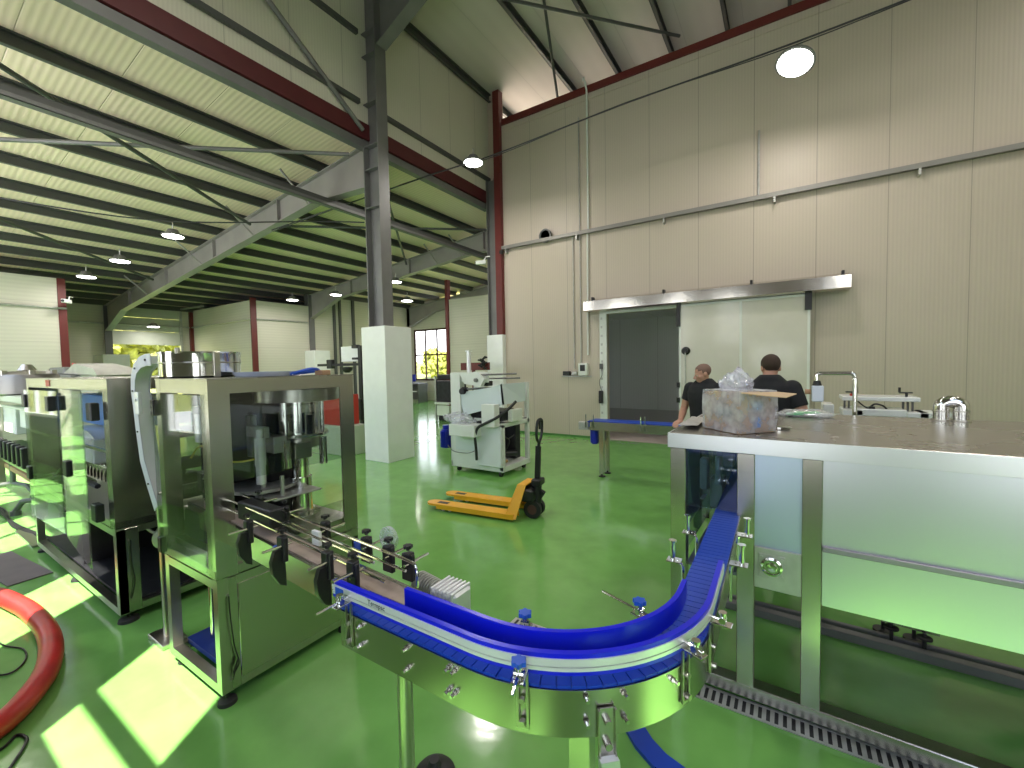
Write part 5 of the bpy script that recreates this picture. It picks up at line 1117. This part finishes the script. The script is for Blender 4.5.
g = G(); g.smooth_tube([(-5.2, .30, .008), (-4.5, .42, .008), (-4.13, .46, .008), (-3.95, .52, .008), (-3.78, .50, .008), (-3.70, .42, .008), (-3.9, .30, .008)], .005, 6); tag(obj('floor_cable', g, M_black), 'thin black cable inside the loop of the red hose', 'cable')
g = G(); g.smooth_tube([(-2.95, .20, .008), (-2.98, .31, .008), (-3.03, .36, .008), (-2.95, .38, .008), (-2.84, .33, .008), (-2.76, .28, .008)], .007, 6); tag(obj('floor_cable', g, M_black), 'dark cable loop by the end of the red hose at the bottom left', 'cable')
g = G(); g.obox(Matrix.Translation((-5.75, .71, .005)) @ Matrix.Rotation(.1, 4, 'Z'), (1.0, .26, .008)); tag(obj('cardboard_sheet', g, M_cardg), 'flat grey-brown cardboard sheet on the floor above the red hose', 'cardboard')
g = G()
for k in range(3): g.smooth_tube([(-9.5+k*.4, .85+.05*k, .014), (-8.2, .95+.03*k, .014), (-7.2, .98-.02*k, .014), (-6.3, 1.08, .014)], .012, 6)
tag(obj('floor_cable', g, M_black), 'bundle of dark cables on the floor towards the far left edge', 'cable')
g = G(); g.box(-7.0, -6.2, .92, 1.0, .002, .02); tag(obj('floor_strip', g, M_steel), 'flat steel strip on the floor at the foot of the second machine', 'strip')

# ================================================================== FAR CLUTTER IN THE LOW BAY
g = G(); g.box(-16.9+.42, -16.1+.42-.15, 10.15, 10.85, 0, 2.44, .006); struct('column_wrap', g, M_white)
st = thing('stacker_mast', 'black upright machine mast with side arms, left of the wrapped column', 'machine', (-8.2, 6.4, 0))
g = G(); g.box(-8.30, -8.20, 6.4, 6.5, 0, 2.22); g.box(-8.42, -8.12, 6.3, 6.7, 0, .25, .01); g.box(-8.5, -8.3, 6.38, 6.48, 2.16, 2.24, .01); g.box(-8.5, -8.3, 6.38, 6.48, 1.9, 1.95, .01); g.box(-8.40, -8.18, 6.35, 6.55, .5, 1.0, .02); obj('mast', g, M_black, st)
g = G(); g.box(-9.9, -8.3, 6.42, 6.48, 1.76, 1.82); g.box(-9.5, -9.3, 6.4, 6.5, 1.70, 1.92, .01); g.lathe([(.05, 1.60), (.12, 1.66), (.13, 1.72), (.02, 1.74)], (-8.7, 6.4, 0), 20); obj('side_arm', g, M_black, st)
g = G(); g.box(-8.36, -8.33, 6.3, 6.33, .25, .55); obj('tan_edge', g, M_cardf, st)
g = G(); g.box(-9.05, -8.36, 6.5, 6.53, 1.86, 2.22, .004); tag(obj('white_board', g, M_white), 'white rectangular board beside the black mast, above the machine', 'board')
cb = thing('red_cabinet', 'dark red cabinet on a pale base seen through the nearest machine window', 'cabinet', (-7.6, 5.4, 0))
g = G(); g.box(-7.95, -7.28, 5.2, 5.6, .58, 1.18, .01); obj('red_body', g, M_redb, cb)
g = G(); g.box(-7.95, -7.1, 5.15, 5.65, .0, .575, .01); obj('pale_base', g, mat('pale_green_base', (.42, .48, .36), .5), cb)
dk = thing('desk', 'dark desk with a monitor against the far wall right of the wrapped column', 'desk', (-15.2, 15.0, 0))
g = G(); g.box(-15.9, -14.7, 14.7, 15.3, .86, .92); g.box(-15.9, -15.84, 14.7, 15.3, 0, .86); g.box(-14.76, -14.7, 14.7, 15.3, 0, .86); g.box(-15.84, -14.76, 15.2, 15.24, .1, .86); obj('desk_frame', g, M_grey, dk)
g = G(); g.box(-15.8, -14.5, 14.0, 14.4, .55, .58); g.cyl((-15.0, 14.2, 0), (-15.0, 14.2, .55), .05); obj('stool_seat', g, M_offwhite, dk)
g = G(); g.box(-15.6, -15.1, 14.9, 14.95, 1.0, 1.35, .01); g.cyl((-15.35, 14.95, .92), (-15.35, 14.95, 1.05), .03); tag(obj('monitor', g, M_bluem), 'small blue-black screen on the desk below the far window', 'screen')
rk = thing('equipment_rack', 'small dark machine with a white shelf behind the white packing machine', 'machine', (-8.9, 10.2, 0))
g = G(); g.box(-9.3, -8.5, 10.0, 10.6, .6, 1.25, .02); g.box(-9.2, -8.6, 10.0, 10.5, 1.3, 1.45, .02); g.box(-9.25, -8.6, 10.1, 10.5, .0, .3, .01); obj('body', g, M_dark, rk)
g = G(); g.box(-9.15, -8.55, 9.8, 10.0, .55, .60); g.box(-9.1, -8.6, 9.85, 10.0, .20, .5, .01); obj('shelf', g, M_offwhite, rk)
g = G()
for x in (-9.28, -8.55): g.box(x, x+.05, 9.98, 10.03, 0, 1.4)
obj('post', g, M_galv, rk)
rc = thing('wall_bracket_unit', 'black valve unit on a dark red plate above the white packing machine', 'machine', (-6.2, 8.2, 0))
g = G(); g.box(-6.75, -5.9, 8.2, 8.26, 1.60, 1.78, .005); g.box(-6.4, -6.34, 8.2, 8.26, 0, 1.6); obj('plate', g, M_redpost, rc)
g = G()
for k in range(14): a = k*.45; g.cyl((-6.02+.04*math.cos(a*3), 8.15, 1.62+k*.02), (-6.02+.13*math.cos(a*2.3), 8.12, 1.66+k*.02), .02, n=8)
obj('valve_cluster', g, M_black, rc)
lb_ = thing('covered_machine', 'low dark machine under a pale cover beyond the left machines, before the raised door', 'machine', (-13.5, 2.8, 0))
g = G(); g.box(-14.8, -11.9, 2.4, 3.1, .3, 1.68, .03); g.box(-14.0, -12.8, 2.5, 3.0, 1.68, 1.84, .03); obj('body', g, M_grey, lb_)
g = G(); g.prism([(-12.8, 1.70), (-10.6, 1.66), (-10.8, 1.78), (-12.0, 1.90)], 2.5, 3.1, 'y'); g.box(-12.6, -10.8, 2.55, 3.05, 0, 1.66); obj('pale_cover', g, mat('dusty_cover', (.34, .33, .28), .6, var=.15), lb_)
g = G(); g.cyl((-12.95, 2.7, 1.84), (-12.95, 2.7, 1.93), .035, n=14); obj('beacon', g, M_redb, lb_)
pb = thing('storage_box', 'white box beside the grey column in the door recess', 'box', (-19, 5.3, 0))
g = G(); g.box(-20.2, -19.2, 4.7, 5.4, 0, 2.3, .01); obj('box_body', g, M_offwhite, pb)
g = G(); g.box(-20.2, -19.2, 4.7, 5.4, 2.301, 2.32, .004); obj('box_lid', g, M_white, pb)

# ================================================================== OUTSIDE
g = G(); bmesh.ops.create_grid(g.bm, x_segments=60, y_segments=60, size=70, matrix=Matrix.Translation((-30, 30, -.15)))
import mathutils
for v in list(g.bm.verts):
    dx = max(0, -27-v.co.x); dy = max(0, v.co.y-24); d = max(dx, dy)
    v.co.z += (min(dx*.30, 11) if dx >= dy else min(dy*.06, 2))+(1.2*mathutils.noise.noise(v.co*.09) if dx > 0 else 0)
dl = [f for f in g.bm.faces if f.calc_center_median().x > -24 and f.calc_center_median().y < 18]
bmesh.ops.delete(g.bm, geom=dl, context='FACES')
struct('outside_ground', g, M_ground, origin=(0, 0, 0))
def tree(x, y, z, h, seed, lab):
    t = thing('tree', lab, 'tree', (x, y, z), group='sunlit trees on the slope outside the openings')
    rnd = random.Random(seed)
    g = G()
    for k in range(16):
        a = rnd.random()*2*PI; r = rnd.random()*h*.28; zz = z+h*(.30+.6*rnd.random())
        bmesh.ops.create_icosphere(g.bm, subdivisions=4, radius=h*(.13+.10*rnd.random()), matrix=Matrix.Translation((x+r*math.cos(a), y+r*math.sin(a), zz)))
    for v in g.bm.verts: v.co += mathutils.noise.noise_vector(v.co*3.5)*.35
    obj('crown', g, M_leaf, t, ang=10)
    g = G(); g.cyl((x, y, z-.3), (x, y, z+h*.6), h*.03, h*.015, 10); obj('trunk', g, M_bark, t)
for i, (x, y, z, h) in enumerate(((-32, 2.5, .6, 4.6), (-38, 6.6, 2.6, 5.6), (-32, 9.8, .6, 4.6), (-39, 13.2, 2.9, 5), (-45, 4.5, 4.6, 5), (-46, 10.0, 4.9, 5), (-37, 19, 2.4, 5), (-20, 30, .3, 2.6), (-24, 32, .3, 3.0), (-28, 31, .3, 2.8), (-17, 33, .4, 2.6), (-32, 34, .4, 3))):
    tree(x, y, z, h, i, 'sunlit yellow-green tree outside the raised door' if y < 20 else 'sunlit tree outside the far window')

# ================================================================== LIGHT AND CAMERA
w = bpy.data.worlds.new('World'); scene.world = w; w.use_nodes = True
nt = w.node_tree; bgn = nt.nodes['Background']
tc = nt.nodes.new('ShaderNodeTexCoord'); sx_ = nt.nodes.new('ShaderNodeSeparateXYZ'); cr = nt.nodes.new('ShaderNodeValToRGB')
nt.links.new(tc.outputs['Generated'], sx_.inputs[0]); nt.links.new(sx_.outputs['Z'], cr.inputs['Fac']); nt.links.new(cr.outputs['Color'], bgn.inputs['Color'])
cr.color_ramp.elements[0].position = 0; cr.color_ramp.elements[0].color = (1, .98, 1, 1)
cr.color_ramp.elements[1].position = .6; cr.color_ramp.elements[1].color = (.62, .72, 1, 1)
bgn.inputs['Strength'].default_value = 9.5
S = bpy.data.lights.new('sun', 'SUN'); S.energy = 60; S.angle = .0093; S.color = (1, .91, .82)
so = bpy.data.objects.new('sun', S); COL.objects.link(so)
dirn = Vector((-.55, .83, -2.0)).normalized(); so.rotation_euler = dirn.to_track_quat('-Z', 'Y').to_euler()
# light portals: they only help the sky's light find the window openings
def portal(c, sx, sy, d):
    L = bpy.data.lights.new('window_portal', 'AREA'); L.shape = 'RECTANGLE'; L.size = sx; L.size_y = sy; L.cycles.is_portal = True
    o = bpy.data.objects.new('window_portal', L); COL.objects.link(o); o.location = c; o.rotation_euler = Vector(d).to_track_quat('-Z', 'Z').to_euler(); return o
for (a, b, z0, z1) in wins: portal(((a+b)/2, RW-.14, (z0+z1)/2), b-a, z1-z0, (0, 1, 0))
portal((XR-.15, 6.63, 1.4), 2.17, 2.75, (1, 0, 0)); portal(((wx0+wx1)/2, YF+.15, (wz0+wz1)/2), wx1-wx0, wz1-wz0, (0, -1, 0))

cam = bpy.data.cameras.new('camera'); co = bpy.data.objects.new('camera', cam); COL.objects.link(co)
cam.sensor_fit = 'HORIZONTAL'; cam.sensor_width = 36; cam.lens = 428.133/1024*36; cam.clip_start = .03; cam.clip_end = 300
pit, rol, yaw = .0436367, .0186838, -.570047557
fwd = Vector((math.sin(yaw)*math.cos(pit), math.cos(yaw)*math.cos(pit), -math.sin(pit))); rt = Vector((math.cos(yaw), -math.sin(yaw), 0)); dn_ = fwd.cross(rt)
r_ = rt*math.cos(rol)+dn_*math.sin(rol); d_ = -rt*math.sin(rol)+dn_*math.cos(rol)
co.matrix_world = Matrix(((r_.x, -d_.x, -fwd.x, 0), (r_.y, -d_.y, -fwd.y, 0), (r_.z, -d_.z, -fwd.z, 1.7), (0, 0, 0, 1)))
scene.camera = co
vs = scene.view_settings; vs.view_transform = 'Standard'; vs.look = 'None'; vs.gamma = 1; vs.use_curve_mapping = False; vs.exposure = -0.85
scene.display_settings.display_device = 'sRGB'
cy_ = scene.cycles; cy_.max_bounces = 10; cy_.diffuse_bounces = 6; cy_.glossy_bounces = 6; cy_.transparent_max_bounces = 24; cy_.caustics_reflective = False; cy_.caustics_refractive = False
cy_.sample_clamp_indirect = 6; cy_.use_denoising = True
